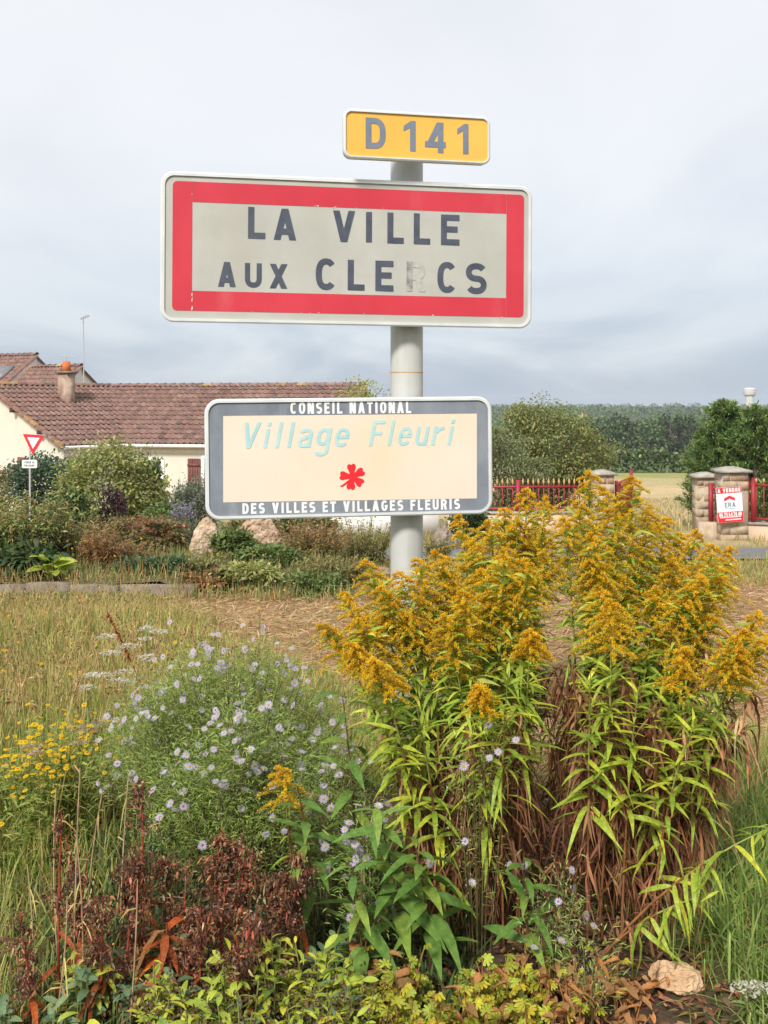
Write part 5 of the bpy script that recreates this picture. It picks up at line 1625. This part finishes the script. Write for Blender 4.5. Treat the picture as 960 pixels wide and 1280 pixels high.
def daisy(name, n, petal, centre, r, wd, rc, cup=.12):
    g = Geo()
    for k in range(n):
        a = 2 * math.pi * k / n + rng.normal(0, .05); rr = r * rng.uniform(.86, 1.05)
        c_, s_ = math.cos(a), math.sin(a)
        pts = [(rc * .6, -wd * .3, 0), (rr * .6, -wd * .5, cup * rr * .5), (rr, -wd * .18, cup * rr * .4), (rr, wd * .18, cup * rr * .4), (rr * .6, wd * .5, cup * rr * .5), (rc * .6, wd * .3, 0)]
        g.add([(x * c_ - y * s_, x * s_ + y * c_, z + .0003 * (k % 3)) for x, y, z in pts], [[0, 1, 4, 5], [1, 2, 3, 4]], petal * rng.uniform(.9, 1.08), 0)
    nc = 8
    v = [(rc * math.cos(2 * math.pi * k / nc), rc * math.sin(2 * math.pi * k / nc), .001) for k in range(nc)] + [(rc * .6 * math.cos(2 * math.pi * k / nc), rc * .6 * math.sin(2 * math.pi * k / nc), rc * .55) for k in range(nc)] + [(0, 0, rc * .7)]
    g.add(v, [[k, (k + 1) % nc, nc + (k + 1) % nc, nc + k] for k in range(nc)], centre, 0)
    g.add(v, [[nc + k, nc + (k + 1) % nc, 2 * nc] for k in range(nc)], centre, 0)
    return g.mesh(name, M['petal'])


ASTER = [daisy('flower', 17, np.array([.66, .60, .80]), c_, .0145, .0036, .0042) for c_ in ((.72, .50, .06), (.70, .55, .12), (.50, .22, .10))] + [daisy('flower', 15, np.array([.72, .68, .82]), (.72, .52, .06), .0135, .0034, .004, .9)]


def flower_at(me, parent, p, nrmv, size):
    z = Vector([float(v) for v in nrmv]).normalized(); x = z.orthogonal().normalized()
    x.rotate(Matrix.Rotation(rng.uniform(0, 6.28), 3, z)); y = z.cross(x)
    m = Matrix((x, y, z)).transposed().to_4x4()
    o = bpy.data.objects.new('flower', me); C.objects.link(o); o.parent = parent
    o.matrix_basis = Matrix.Translation([float(v) for v in p]) @ m @ Matrix.Scale(float(size), 4)
    return o


def aster_bush(label, x, y, w, dep, h, nst, nfl, per, name='aster_bush', buds=6, group=None, fl_list=None, lean=(0, 0), cover=.97):
    root = empty(name, (x, y, 0), label, 'plant', group)
    gs, gl, gb = Geo(), Geo(), Geo()
    ang = rng.uniform(0, 2 * math.pi, nst); rr = np.sqrt(rng.uniform(0, 1, nst))
    ex, ey = np.cos(ang) * rr * w / 2, np.sin(ang) * rr * dep / 2
    ez = h * np.sqrt(np.clip(1 - .80 * rr ** 2, .05, 1)) * rng.uniform(.82, 1.04, nst)
    E_ = np.stack([ex + lean[0], ey + lean[1], ez], -1)
    B0 = np.stack([ex * .35, ey * .35, np.full(nst, -.02)], -1)
    Mi = np.stack([ex * .62 + lean[0] * .4, ey * .62 + lean[1] * .4, ez * .62], -1)
    t = np.linspace(0, 1, 5)
    S = ((1 - t) ** 2)[None, :, None] * B0[:, None] + (2 * t * (1 - t))[None, :, None] * Mi[:, None] + (t ** 2)[None, :, None] * E_[:, None]
    tubes(gs, S, np.array([.0022, .002, .0017, .0013, .0007]), pal([(2, (.16, .17, .06)), (1, (.20, .11, .06))], nst), 3)
    # side twigs with fine leaves and buds
    n = nst * per
    i = rng.integers(0, nst, n); s = rng.uniform(.15, 1, n) ** .65
    P = ((1 - s) ** 2)[:, None] * B0[i] + (2 * s * (1 - s))[:, None] * Mi[i] + (s ** 2)[:, None] * E_[i]
    az = rng.uniform(0, 6.28, n); tw = rng.uniform(.0, .085, n)
    P = P + np.stack([np.cos(az) * tw, np.sin(az) * tw, tw * .5], -1)
    leaf_strips(gl, P, np.stack([np.cos(az), np.sin(az), rng.uniform(.1, 1.2, n)], -1), rng.uniform(.012, .034, n), rng.uniform(.0020, .0042, n), rng.uniform(.1, .6, n), pal(ALEAF, n, .16), LANCE)
    nb = nst * buds; i = rng.integers(0, nst, nb); s = rng.uniform(.6, 1, nb)
    P = ((1 - s) ** 2)[:, None] * B0[i] + (2 * s * (1 - s))[:, None] * Mi[i] + (s ** 2)[:, None] * E_[i] + rng.normal(0, .028, (nb, 3))
    leaf_strips(gb, P - [0, 0, .003], rng.normal(0, .3, (nb, 3)) + [0, 0, 1], .006, .0045, 0, pal([(2, (.50, .55, .32)), (1, (.62, .60, .58))], nb), DIAM)
    gs.build('stems', M['dry'], root, kind='stuff'); gl.build('foliage', M['leaf'], root, kind='stuff'); gb.build('buds', M['petal'], root, kind='stuff')
    for k in range(nfl):
        j = int(rng.integers(0, nst))
        for _ in range(8):
            if E_[j][1] - lean[1] < dep * .18: break
            j = int(rng.integers(0, nst))
        q_ = E_[j] + rng.normal(0, .03, 3) + [0, 0, .015]
        if rng.uniform() < .3: q_ = S[j, 3] + rng.normal(0, .04, 3) + [0, -.05, 0]
        nv_ = nrm(np.array([q_[0] * .8, q_[1] * .8 - .35, .55]) + rng.normal(0, .3, 3))
        flower_at(ASTER[int(rng.integers(0, 4))], root, q_, nv_, rng.uniform(.75, 1.12))
    return root


def gx(px, d): return (px - CX) / FOC * d


aster_bush('large bushy aster with many lilac daisies left of the goldenrod', gx(285, 3.72), 3.72, .95, .80, .745, 330, 210, 150, buds=16)
aster_bush('lower lilac aster clump in front of the large aster', gx(300, 3.30), 3.30, .62, .38, .60, 120, 80, 120, buds=12)
aster_bush('lilac aster shoots trailing towards the foot of the goldenrod', gx(415, 3.2), 3.2, .34, .22, .56, 46, 34, 80, 'aster_sprig', buds=10)
aster_bush('small aster sprig with lilac daisies among the broad leaves', gx(462, 2.92), 2.92, .20, .14, .46, 20, 22, 50, 'aster_sprig')
aster_bush('thin aster sprig in front of the brown goldenrod stems', gx(690, 2.82), 2.82, .20, .10, .37, 14, 8, 40, 'aster_sprig', buds=10)
aster_bush('aster sprig with a few daisies inside the goldenrod', gx(602, 3.02), 3.02, .26, .10, .78, 16, 9, 36, 'aster_sprig', lean=(0, -.12))
aster_bush('tiny aster seedling at the front in front of the goldenrod stems', gx(735, 2.62), 2.62, .10, .08, .30, 7, 0, 40, 'aster_sprig', buds=12)

# ------------------------------------------------------------------ yellow daisies, yarrow, dots of colour
YD = [daisy('flower', 12, np.array([.86, .60, .02]), (.62, .36, .02), .016, .0085, .006, c_) for c_ in (.1, -.15)]
root = empty('yellow_daisy_clump', (gx(46, 3.85), 3.85, 0), 'bright yellow daisy clump at the left edge', 'plant')
gs, gl = Geo(), Geo(); nst = 230
fx, fy = rng.normal(0, .15, nst) + .02, rng.normal(0, .17, nst); fz = rng.uniform(.24, .36, nst) + .20 * fx + .10 * fy
E_ = np.stack([fx, fy, fz], -1)
tubes(gs, np.stack([E_ * [.6, .6, 0], E_ * [.75, .75, .5], E_], 1), .0015, pal(GRN, nst), 3)
n = 5200; i = rng.integers(0, nst, n); s = rng.uniform(.05, .93, n)
P = E_[i] * np.stack([.6 + .4 * s, .6 + .4 * s, s], -1) + rng.normal(0, .02, (n, 3))
az = rng.uniform(0, 6.28, n)
leaf_strips(gl, P, np.stack([np.cos(az), np.sin(az), rng.uniform(0, 1, n)], -1), rng.uniform(.025, .06, n), rng.uniform(.004, .009, n), .5, pal(GRN, n), LANCE)
gs.build('stems', M['leaf'], root, kind='stuff'); gl.build('foliage', M['leaf'], root, kind='stuff')
for k in range(nst):
    flower_at(YD[k % 2], root, E_[k] + [0, 0, .004], nrm(np.array([0, -.25, 1]) + rng.normal(0, .25, 3)), rng.uniform(.5, .82))


def yarrow(label, px, d, h, heads, col, spread=.05, group=None):
    root = empty('yarrow', (gx(px, d), d, float(hz(0, d))), label, 'plant', group)
    gs = Geo(); k = heads
    T_ = np.stack([rng.normal(0, spread, k), rng.normal(0, spread * .7, k), h * rng.uniform(.88, 1.04, k)], -1)
    tubes(gs, np.stack([T_ * [.2, .2, 0], T_ * [.5, .5, .55], T_], 1), .002, pal(DRY, k), 4)
    n = 60; s = rng.uniform(.05, .9, n); i = rng.integers(0, k, n); az = rng.uniform(0, 6.28, n)
    leaf_strips(gs, T_[i] * np.stack([.2 + .8 * s, .2 + .8 * s, s], -1), np.stack([np.cos(az), np.sin(az), .5 + 0 * az], -1), .05, .008, .5, pal(G1, n), LANCE)
    gs.build('stems', M['leaf'], root, kind='stuff')
    for j in range(k):
        g = Geo(); n = 80; a = rng.uniform(0, 6.28, n); r_ = np.sqrt(rng.uniform(0, 1, n)) * rng.uniform(.026, .044)
        P = np.stack([np.cos(a) * r_, np.sin(a) * r_, -.15 * r_ + rng.normal(0, .0015, n)], -1)
        leaf_strips(g, P, rng.normal(0, 1, (n, 3)) * [1, 1, .25] + [0, 0, .2], .010, .008, 0, pal(col, n, .06), CARD, side=rng.normal(0, 1, (n, 3)) * [1, 1, .15])
        g.build('flower_head', M['petal'], root, loc=T_[j])


WH = [(3, (.74, .71, .62)), (1, (.62, .60, .50))]
yarrow('cream flat-topped yarrow rising behind the left of the aster', 190, 4.15, .66, 7, WH, .09)
yarrow('cream yarrow heads at the left shoulder of the aster bush', 138, 4.0, .56, 7, WH, .07)
yarrow('low fading yarrow between yellow daisies and the aster', 98, 3.85, .38, 6, [(1, (.55, .48, .36)), (1, (.40, .28, .18))], .09)
yarrow('small white yarrow on the bed edge by the angular boulder', 365, 14.4, .44, 5, WH, .10)
yarrow('small white yarrow among the orange dry plants', 152, 13.3, .50, 4, WH, .08)
yarrow('tiny white yarrow in the lower right corner grass', 937, 2.66, .12, 2, WH, .02)
# small yellow hawkbit heads dotted over meadow and bed
for k in range(46):
    if k < 26:
        d = rng.uniform(4.6, 11.5); px = rng.uniform(0, 260) if d < 8 else rng.uniform(0, 420); z = float(hz(0, d)); h = rng.uniform(.2, .34)
    else:
        d = rng.uniform(12.5, 13.4); px = rng.uniform(40, 450); z = float(bed_z(gx(px, d), d)); h = rng.uniform(.2, .45)
    root = empty('hawkbit', (gx(px, d), d, z), 'single small yellow hawkbit in the meadow' if k < 26 else 'single small yellow hawkbit in the flower bed', 'flower', 'hawkbits in the meadow' if k < 26 else 'hawkbits in the flower bed')
    g = Geo(); tubes(g, [[(0, 0, -.02), (.01, 0, h * .5), (0, 0, h)]], .0025, (.2, .22, .07), 3); g.build('stem', M['leaf'], root)
    flower_at(YD[0], root, (0, 0, h), nrm(np.array([0, -.6, .8]) + rng.normal(0, .2, 3)), rng.uniform(.55, .9))
# rust dock spike in the meadow
root = empty('dock_spike', (gx(190, 5.6), 5.6, float(hz(gx(190, 5.6), 5.6))), 'leaning rust-red dock spike in the meadow', 'plant')
tp_ = at(134, 765, 5.5) - np.array(root.location)
g = Geo(); cf = curve((0, 0, 0), tp_ * .5 + [.01, 0, .01], tp_); tubes(g, cf(np.linspace(0, 1, 6))[None], .003, (.30, .10, .04), 4); g.build('stem', M['dry'], root)
g = Geo(); s = rng.uniform(.45, 1, 150); leaf_strips(g, cf(s), rng.normal(0, 1, (150, 3)), .016, .011, .2, pal([(2, (.36, .10, .035)), (1, (.26, .07, .03))], 150), CARD); g.build('seed_cluster', M['dry'], root, kind='stuff')

# ------------------------------------------------------------------ broad-leaved shoots, withered red spikes, low ground plants
BROAD = [leaf_mesh('leaf', w, dr, 'leaf_broad', prof=[(0, .15), (.14, .6), (.38, 1), (.66, .78), (.87, .36), (1, .03)], wave=.008) for w, dr in ((.24, .25), (.22, .5), (.25, .75))]
for lab, tp, td, bp, bd, nl, L in [
    ('broad-leaved green shoot standing behind the aster daisies', (428, 870), 3.15, 450, 3.2, 18, .17),
    ('broad-leaved green shoot at the left foot of the goldenrod', (470, 1010), 2.82, 505, 2.98, 24, .18),
    ('broad-leaved green shoot spreading in front of the brown stems', (520, 1060), 2.78, 540, 2.92, 20, .18),
    ('broad-leaved shoot under the orange aster flowers', (372, 985), 2.98, 395, 3.08, 16, .16),
    ('broad-leaved shoot low in the middle front', (440, 1085), 2.74, 455, 2.86, 18, .16),
    ('broad-leaved shoot by the thin aster sprig', (655, 1075), 2.80, 660, 2.9, 14, .15),
]:
    tip = at(*tp, td); base = np.array([gx(bp, bd), bd, 0]); root = empty('leafy_shoot', base, lab, 'plant')
    cf = curve((0, 0, -.02), (tip - base) * [.3, .3, .6], tip - base)
    g = Geo(); tubes(g, cf(np.linspace(0, 1, 7))[None], np.linspace(.004, .002, 7), (.20, .10, .05), 5); g.build('stem', M['dry'], root)
    for j in range(nl):
        s = np.array([.22 + .78 * j / (nl - 1)]); P = cf(s)[0]; az = j * 2.4 - .5 * math.sin(j * 2.4 + math.pi / 2)
        put(BROAD[j % 3], 'leaf', root, P, (math.cos(az), math.sin(az), rng.uniform(.1, .7)), L * (1.05 - .45 * float(s[0]) ** 2) * rng.uniform(.8, 1.1), rng.normal(0, .3))
# orange-tinged plume low among the asters
goldenrod('low orange goldenrod spray among the aster daisies', None, (352, 962), 3.02, 372, 3.12, plume=.17, leafs=(.3, .7), nleaf=14, as_objects=True, dead=4, big=.7, fat=.7)

RED = [(4, (.18, .07, .045)), (3, (.28, .10, .055)), (2, (.10, .05, .036)), (1.5, (.40, .16, .07)), (1.5, (.38, .26, .15)), (.7, (.20, .22, .07))]
RLEAF = [leaf_mesh('leaf', w, dr, 'leaf_rust', prof=OVAL, fold=.35, wave=.03) for w, dr in ((.20, .9), (.17, 1.4))]


def red_spike(label, px, d, ytop, wpx, n, nleaf=8, lean=0.0, name='withered_spike'):
    x = gx(px, d); h = EYE - (ytop - HOR) / FOC * d; w = wpx / FOC * d
    root = empty(name, (x, d, 0), label, 'plant')
    g = Geo(); K = max(1, int(wpx / 22))
    bs = [np.array([rng.normal(0, w * .12), rng.normal(0, .03), 0]) for _ in range(K)]
    cfs = [curve(b - [0, 0, .02], b + [lean * .3, 0, h * .5], b * 1.5 + [lean + rng.normal(0, w * .16), 0, h * rng.uniform(.8, 1.0)]) for b in bs]
    for cf in cfs: tubes(g, cf(np.linspace(0, 1, 7))[None], np.linspace(.005, .002, 7), (.34, .06, .035), 5)
    g.build('stem', M['dry'], root)
    g = Geo()
    for cf in cfs:
        nb = int(rng.integers(11, 17)); sb = np.sort(rng.uniform(.34, 1.0, nb) ** .85); B0 = cf(sb); az = rng.uniform(0, 6.28, nb)
        lb = rng.uniform(.2, 1.0, nb) * (w / K * 1.05 + .014) * (1.25 - .7 * sb)
        E_ = B0 + np.stack([np.cos(az) * lb, np.sin(az) * lb, lb * rng.uniform(-.5, .7, nb)], -1)
        tubes(g, np.stack([B0, (B0 + E_) / 2 + [0, 0, .004], E_], 1), .0013, pal(RED, nb, .2), 3)
        m = int(n / K * .62); i = rng.integers(0, nb, m); q_ = rng.uniform(.1, 1.1, m)
        P = B0[i] + (E_ - B0)[i] * q_[:, None] + rng.normal(0, .0095, (m, 3))
        leaf_strips(g, P, rng.normal(0, 1, (m, 3)), rng.uniform(.006, .020, m), rng.uniform(.003, .008, m), rng.uniform(.2, 1, m), pal(RED, m, .3) * pal([(1, (1, 1, 1))], nb, .38)[i], CRUMP, curl=.8)
    g.build('seed_cluster', M['dry'], root, kind='stuff')
    for j in range(nleaf):
        az = j * 2.4 - .7; s = np.array([rng.uniform(.22, .46)])
        put(RLEAF[j % 2], 'leaf', root, cfs[j % K](s)[0], (math.cos(az), math.sin(az) - .4, rng.uniform(-.2, .5)), rng.uniform(.06, .10), rng.normal(0, .5))
    return root


red_spike('broad dark red withered spike in the middle foreground', 272, 2.84, 1036, 84, 4200, 12)
red_spike('dark brown withered head right of the red leaved plant', 364, 2.86, 1066, 84, 4600, 6)
red_spike('narrow tall withered spike with rust leaves at its top', 182, 3.02, 938, 26, 600, 6)
red_spike('withered red spike with orange leaves at its base', 165, 2.78, 1060, 70, 1900, 14)
red_spike('thin withered spike at the left of the red group', 100, 2.86, 1042, 60, 1400, 6)
red_spike('withered clump between the red spikes', 222, 2.90, 1062, 56, 1500, 8)
red_spike('withered stems at the left bottom edge', 40, 2.62, 1130, 60, 900, 5)
red_spike('small dark withered head at the front', 300, 2.60, 1150, 60, 900, 3)
red_spike('crumbly low withered patch under the broad dark red spike', 255, 2.72, 1108, 80, 2200, 10)
red_spike('low withered patch left of the rust-orange leaves', 135, 2.70, 1105, 80, 2000, 10)
red_spike('low withered patch at the right end of the red group', 330, 2.74, 1115, 70, 1800, 6)
red_spike('withered brown stem standing alone at the left of the bed', 78, 2.75, 975, 22, 300, 3)
# orange hanging-leaf rosette
root = empty('rust_leaved_plant', (gx(207, 2.74), 2.74, 0), 'plant with drooping rust-orange leaves in the foreground', 'plant')
g = Geo(); tubes(g, [[(0, 0, -.02), (0, 0, .12), (.005, 0, .235)]], [.005, .004, .002], (.25, .06, .03), 5); g.build('stem', M['dry'], root)
OR = [leaf_mesh('leaf', w, dr, 'leaf_dead' if q_ else 'leaf_rust', prof=OVAL, fold=.3, wave=.02) for w, dr, q_ in ((.26, .9, 0), (.28, 1.3, 1), (.24, .6, 0))]
for j in range(26):
    az = j * 2.4; zz_ = .07 + .15 * j / 26
    put(OR[j % 3], 'leaf', root, (0, 0, zz_), (math.cos(az), math.sin(az) - .25, .55 - .02 * j * 0 + rng.normal(0, .2)), rng.uniform(.075, .115), rng.normal(0, .3))

# dry straws standing at the left
for k, (px, d, yt, px2) in enumerate([(78, 2.80, 985, 70), (92, 2.72, 960, 100), (102, 2.70, 1050, 96), (112, 2.85, 990, 128), (150, 2.80, 975, 160), (40, 2.75, 1080, 34), (62, 2.60, 1120, 84), (160, 2.62, 1100, 172)]):
    root = empty('dry_straw', (gx(px, d), d, 0), 'pale dry straw standing among the red spikes', 'straw', 'dry straws at the lower left')
    t3 = at(px2, yt, d) - np.array([gx(px, d), d, 0]); cf = curve((0, 0, -.02), t3 * .5 + [rng.normal(0, .02), 0, 0], t3)
    g = Geo(); tubes(g, cf(np.linspace(0, 1, 7))[None], np.linspace(.003, .0016, 7), (.46, .33, .18), 4); g.build('stem', M['dry'], root)
    g = Geo(); n = 8; s = rng.uniform(.3, 1, n); az = rng.uniform(0, 6.28, n)
    leaf_strips(g, cf(s), np.stack([np.cos(az), np.sin(az), rng.uniform(-.5, 1, n)], -1), rng.uniform(.03, .09, n), .004, .8, pal(DRY, n), BLADE); g.build('dry_leaves', M['dry'], root, kind='stuff')

# low rosettes and ground cover along the front
LIME = [leaf_mesh('leaf', w, dr, 'leaf_lime', prof=OVAL, fold=.25) for w, dr in ((.36, .2), (.40, .5), (.33, .8))]
MID = [leaf_mesh('leaf', w, dr, 'leaf_broad', prof=OVAL, fold=.25) for w, dr in ((.34, .3), (.3, .7))]
SMALL = [leaf_mesh('leaf', w, dr, m_, prof=LANCE, fold=.25) for w, dr, m_ in ((.22, .3, 'leaf_lime'), (.2, .6, 'leaf_yellow'), (.2, .5, 'leaf_blue'))]
BLU = [leaf_mesh('leaf', w, dr, 'leaf_blue', prof=OVAL, fold=.25) for w, dr in ((.40, .2), (.42, .5))]


CRUMPLE = [(0, .2), (.15, .7), (.3, .95), (.5, 1), (.66, .8), (.8, .85), (.92, .5), (1, .15)]


def palmate(mat, droop, seed):
    r = np.random.default_rng(seed); V = [(0, 0, 0)]; F = []
    n = 7; rim = []
    for k in range(n):
        a = R(-118 + 236 * k / (n - 1)); Ln = (1 - .28 * abs(k - 3) / 3) * r.uniform(.85, 1.1)
        for da, rr in ((-17, .66), (-11, .93), (0, 1.0), (11, .90), (17, .68)):
            aa = a + R(da); q = Ln * rr; rim.append((q * math.cos(aa) * .55 + .18, q * math.sin(aa) * .55, -droop * (q ** 2) * .5 + r.normal(0, .03)))
        if k < n - 1:
            am = a + R(236 / (n - 1) / 2); rim.append((.52 * math.cos(am) * .55 + .18, .52 * math.sin(am) * .55, .04))
    V += rim; V[0] = (.12, 0, .0)
    F = [[0, i, i + 1] for i in range(1, len(rim))]
    return Geo().add(V, F).mesh('leaf', M[mat])


YLW = [palmate('leaf_yellow', .3, 1), palmate('leaf_yellow', .8, 2), leaf_mesh('leaf', .6, .8, 'leaf_dead', prof=CRUMPLE, fold=.75, wave=.06), palmate('leaf_lime', .4, 4), leaf_mesh('leaf', .45, 1.2, 'leaf_dead', prof=CRUMPLE, fold=1.0, wave=.09), palmate('leaf_yellow', .5, 6)]


def low_plant(name, label, group, px, d, h, set_, nst, nl, L, spread=.06, stemc=(.25, .27, .08), brown=0):
    root = empty(name, (gx(px, d), d, 0), label, 'plant', group)
    g = Geo()
    for k in range(nst):
        az0 = rng.uniform(0, 6.28); tip = np.array([math.cos(az0) * spread * rng.uniform(.2, 1), math.sin(az0) * spread * rng.uniform(.2, 1), h * rng.uniform(.6, 1.05)])
        cf = curve((0, 0, -.02), tip * [.5, .5, .6], tip)
        tubes(g, cf(np.linspace(0, 1, 5))[None], np.linspace(.0026, .0016, 5), stemc, 4)
        for j in range(nl):
            s = .25 + .75 * (j + 1) / nl; az = j * 2.4 + az0
            put(set_[int(rng.integers(0, len(set_)))], 'leaf', root, cf(np.array([s]))[0], (math.cos(az), math.sin(az), rng.uniform(.2, .9)), L * rng.uniform(.65, 1.15) * (1.1 - .35 * s), rng.normal(0, .35))
    g.build('stems', M['dry'], root, kind='stuff')
    if brown:
        g = Geo(); n = brown; P = rng.normal(0, 1, (n, 3)) * [spread * .8, spread * .8, 0] + [0, 0, h * .75] ; P[:, 2] += rng.normal(0, h * .12, n)
        leaf_strips(g, P, rng.normal(0, 1, (n, 3)), .010, .007, .3, pal([(2, (.09, .055, .03)), (1, (.15, .09, .045))], n), CARD); g.build('spent_heads', M['dry'], root, kind='stuff')


GL = 'lime green stonecrop at the front edge'
for k in range(66):
    d = rng.uniform(2.34, 2.80); px = (100 if k % 4 == 0 else 195) + (k * 37.3) % (370 if k % 4 == 0 else 275) + rng.normal(0, 8)
    low_plant('lime_stonecrop', 'lime green leafy stonecrop shoots at the front edge of the bed', GL, px, d, rng.uniform(.12, .25) - .03 * (d > 2.65), [LIME, LIME + MID[:1], LIME, SMALL, LIME + SMALL[:2]][k % 5], 4, 8, [.062, .065, .045, .065, .055][k % 5], .06, brown=90 if k % 3 else 0)
for k, (px, d) in enumerate([(135, 2.74), (165, 2.70), (188, 2.78), (110, 2.66), (20, 2.56), (400, 2.80), (420, 2.84), (220, 2.62), (60, 2.52)]):
    low_plant('blue_green_rosette', 'blue-green leafy rosette low in the foreground', 'blue-green rosettes in the foreground', px, d, rng.uniform(.12, .18), BLU, 3, 9, .065, .07)
for k in range(38):
    px = 455 + (k * 53.7) % 290 + rng.normal(0, 8); d = rng.uniform(2.42, 2.82)
    low_plant('cranesbill', 'yellowing cranesbill leaves with brown withered ones at the front', 'yellowing cranesbill along the front edge', px, d, rng.uniform(.09, .19) - .03 * (d > 2.7), (YLW + YLW[:2] + YLW[3:4] + YLW[5:]) if px < 660 else YLW[1:3] + YLW[4:5], 5, 3, .064 if px < 660 else .044, .075, stemc=(.34, .16, .06))
for k, (px, d) in enumerate([(705, 2.66), (740, 2.6), (770, 2.7), (790, 2.62), (730, 2.78), (760, 2.5), (800, 2.8), (700, 2.5)]):
    low_plant('withered_cranesbill', 'withered orange-brown cranesbill leaves beside the ochre stone', 'withered cranesbill by the stone', px, d, rng.uniform(.04, .09), YLW[2:3] + YLW[4:5], 6, 3, .045, .08, stemc=(.34, .16, .06))
# leaf litter and bed undergrowth
g = Geo(); n = 9000
y = rng.uniform(2.35, 4.4, n); x = rng.uniform(-1.15, .95, n)
P = np.stack([x, y, rng.uniform(0, .03, n)], -1)
leaf_strips(g, P, rng.normal(0, 1, (n, 3)) * [1, 1, .3], rng.uniform(.012, .05, n), rng.uniform(.006, .018, n), .3, pal(DEAD + [(3, (.12, .08, .05)), (1, (.36, .24, .12))], n, .25), LANCE)
tag(g.build('leaf_litter', M['dry']), 'brown leaf litter on the soil of the bed', 'litter', kind='stuff')
g = Geo(); n = 9000
y = rng.uniform(2.4, 3.9, n); x = rng.uniform(-1.0, .25, n); k = (y > 2.4)
blades(g, x, y, rng.uniform(.06, .22, n), rng.uniform(.004, .010, n), pal(DKG + [(3, (.13, .18, .055)), (1, (.22, .25, .07))], n), .8, .8, prof=LANCE)
tag(g.build('bed_undergrowth', M['leaf']), 'low tangled green undergrowth beneath the bed plants', 'undergrowth', kind='stuff')

# ------------------------------------------------------------------ thin moist air over the valley
g = Geo(); box(g, (0, 2000, 8), (5100, 4140, 50))
hm = bpy.data.materials.new('haze'); hm.use_nodes = True
t = hm.node_tree; t.nodes.clear()
pv = nd(t, 'ShaderNodeVolumePrincipled'); pv.inputs['Density'].default_value = .0002; pv.inputs['Color'].default_value = (.80, .88, .97, 1)
mo = nd(t, 'ShaderNodeOutputMaterial'); t.links.new(pv.outputs[0], mo.inputs['Volume'])
tag(g.build('haze', hm), 'thin pale haze over the valley', 'haze', kind='stuff')
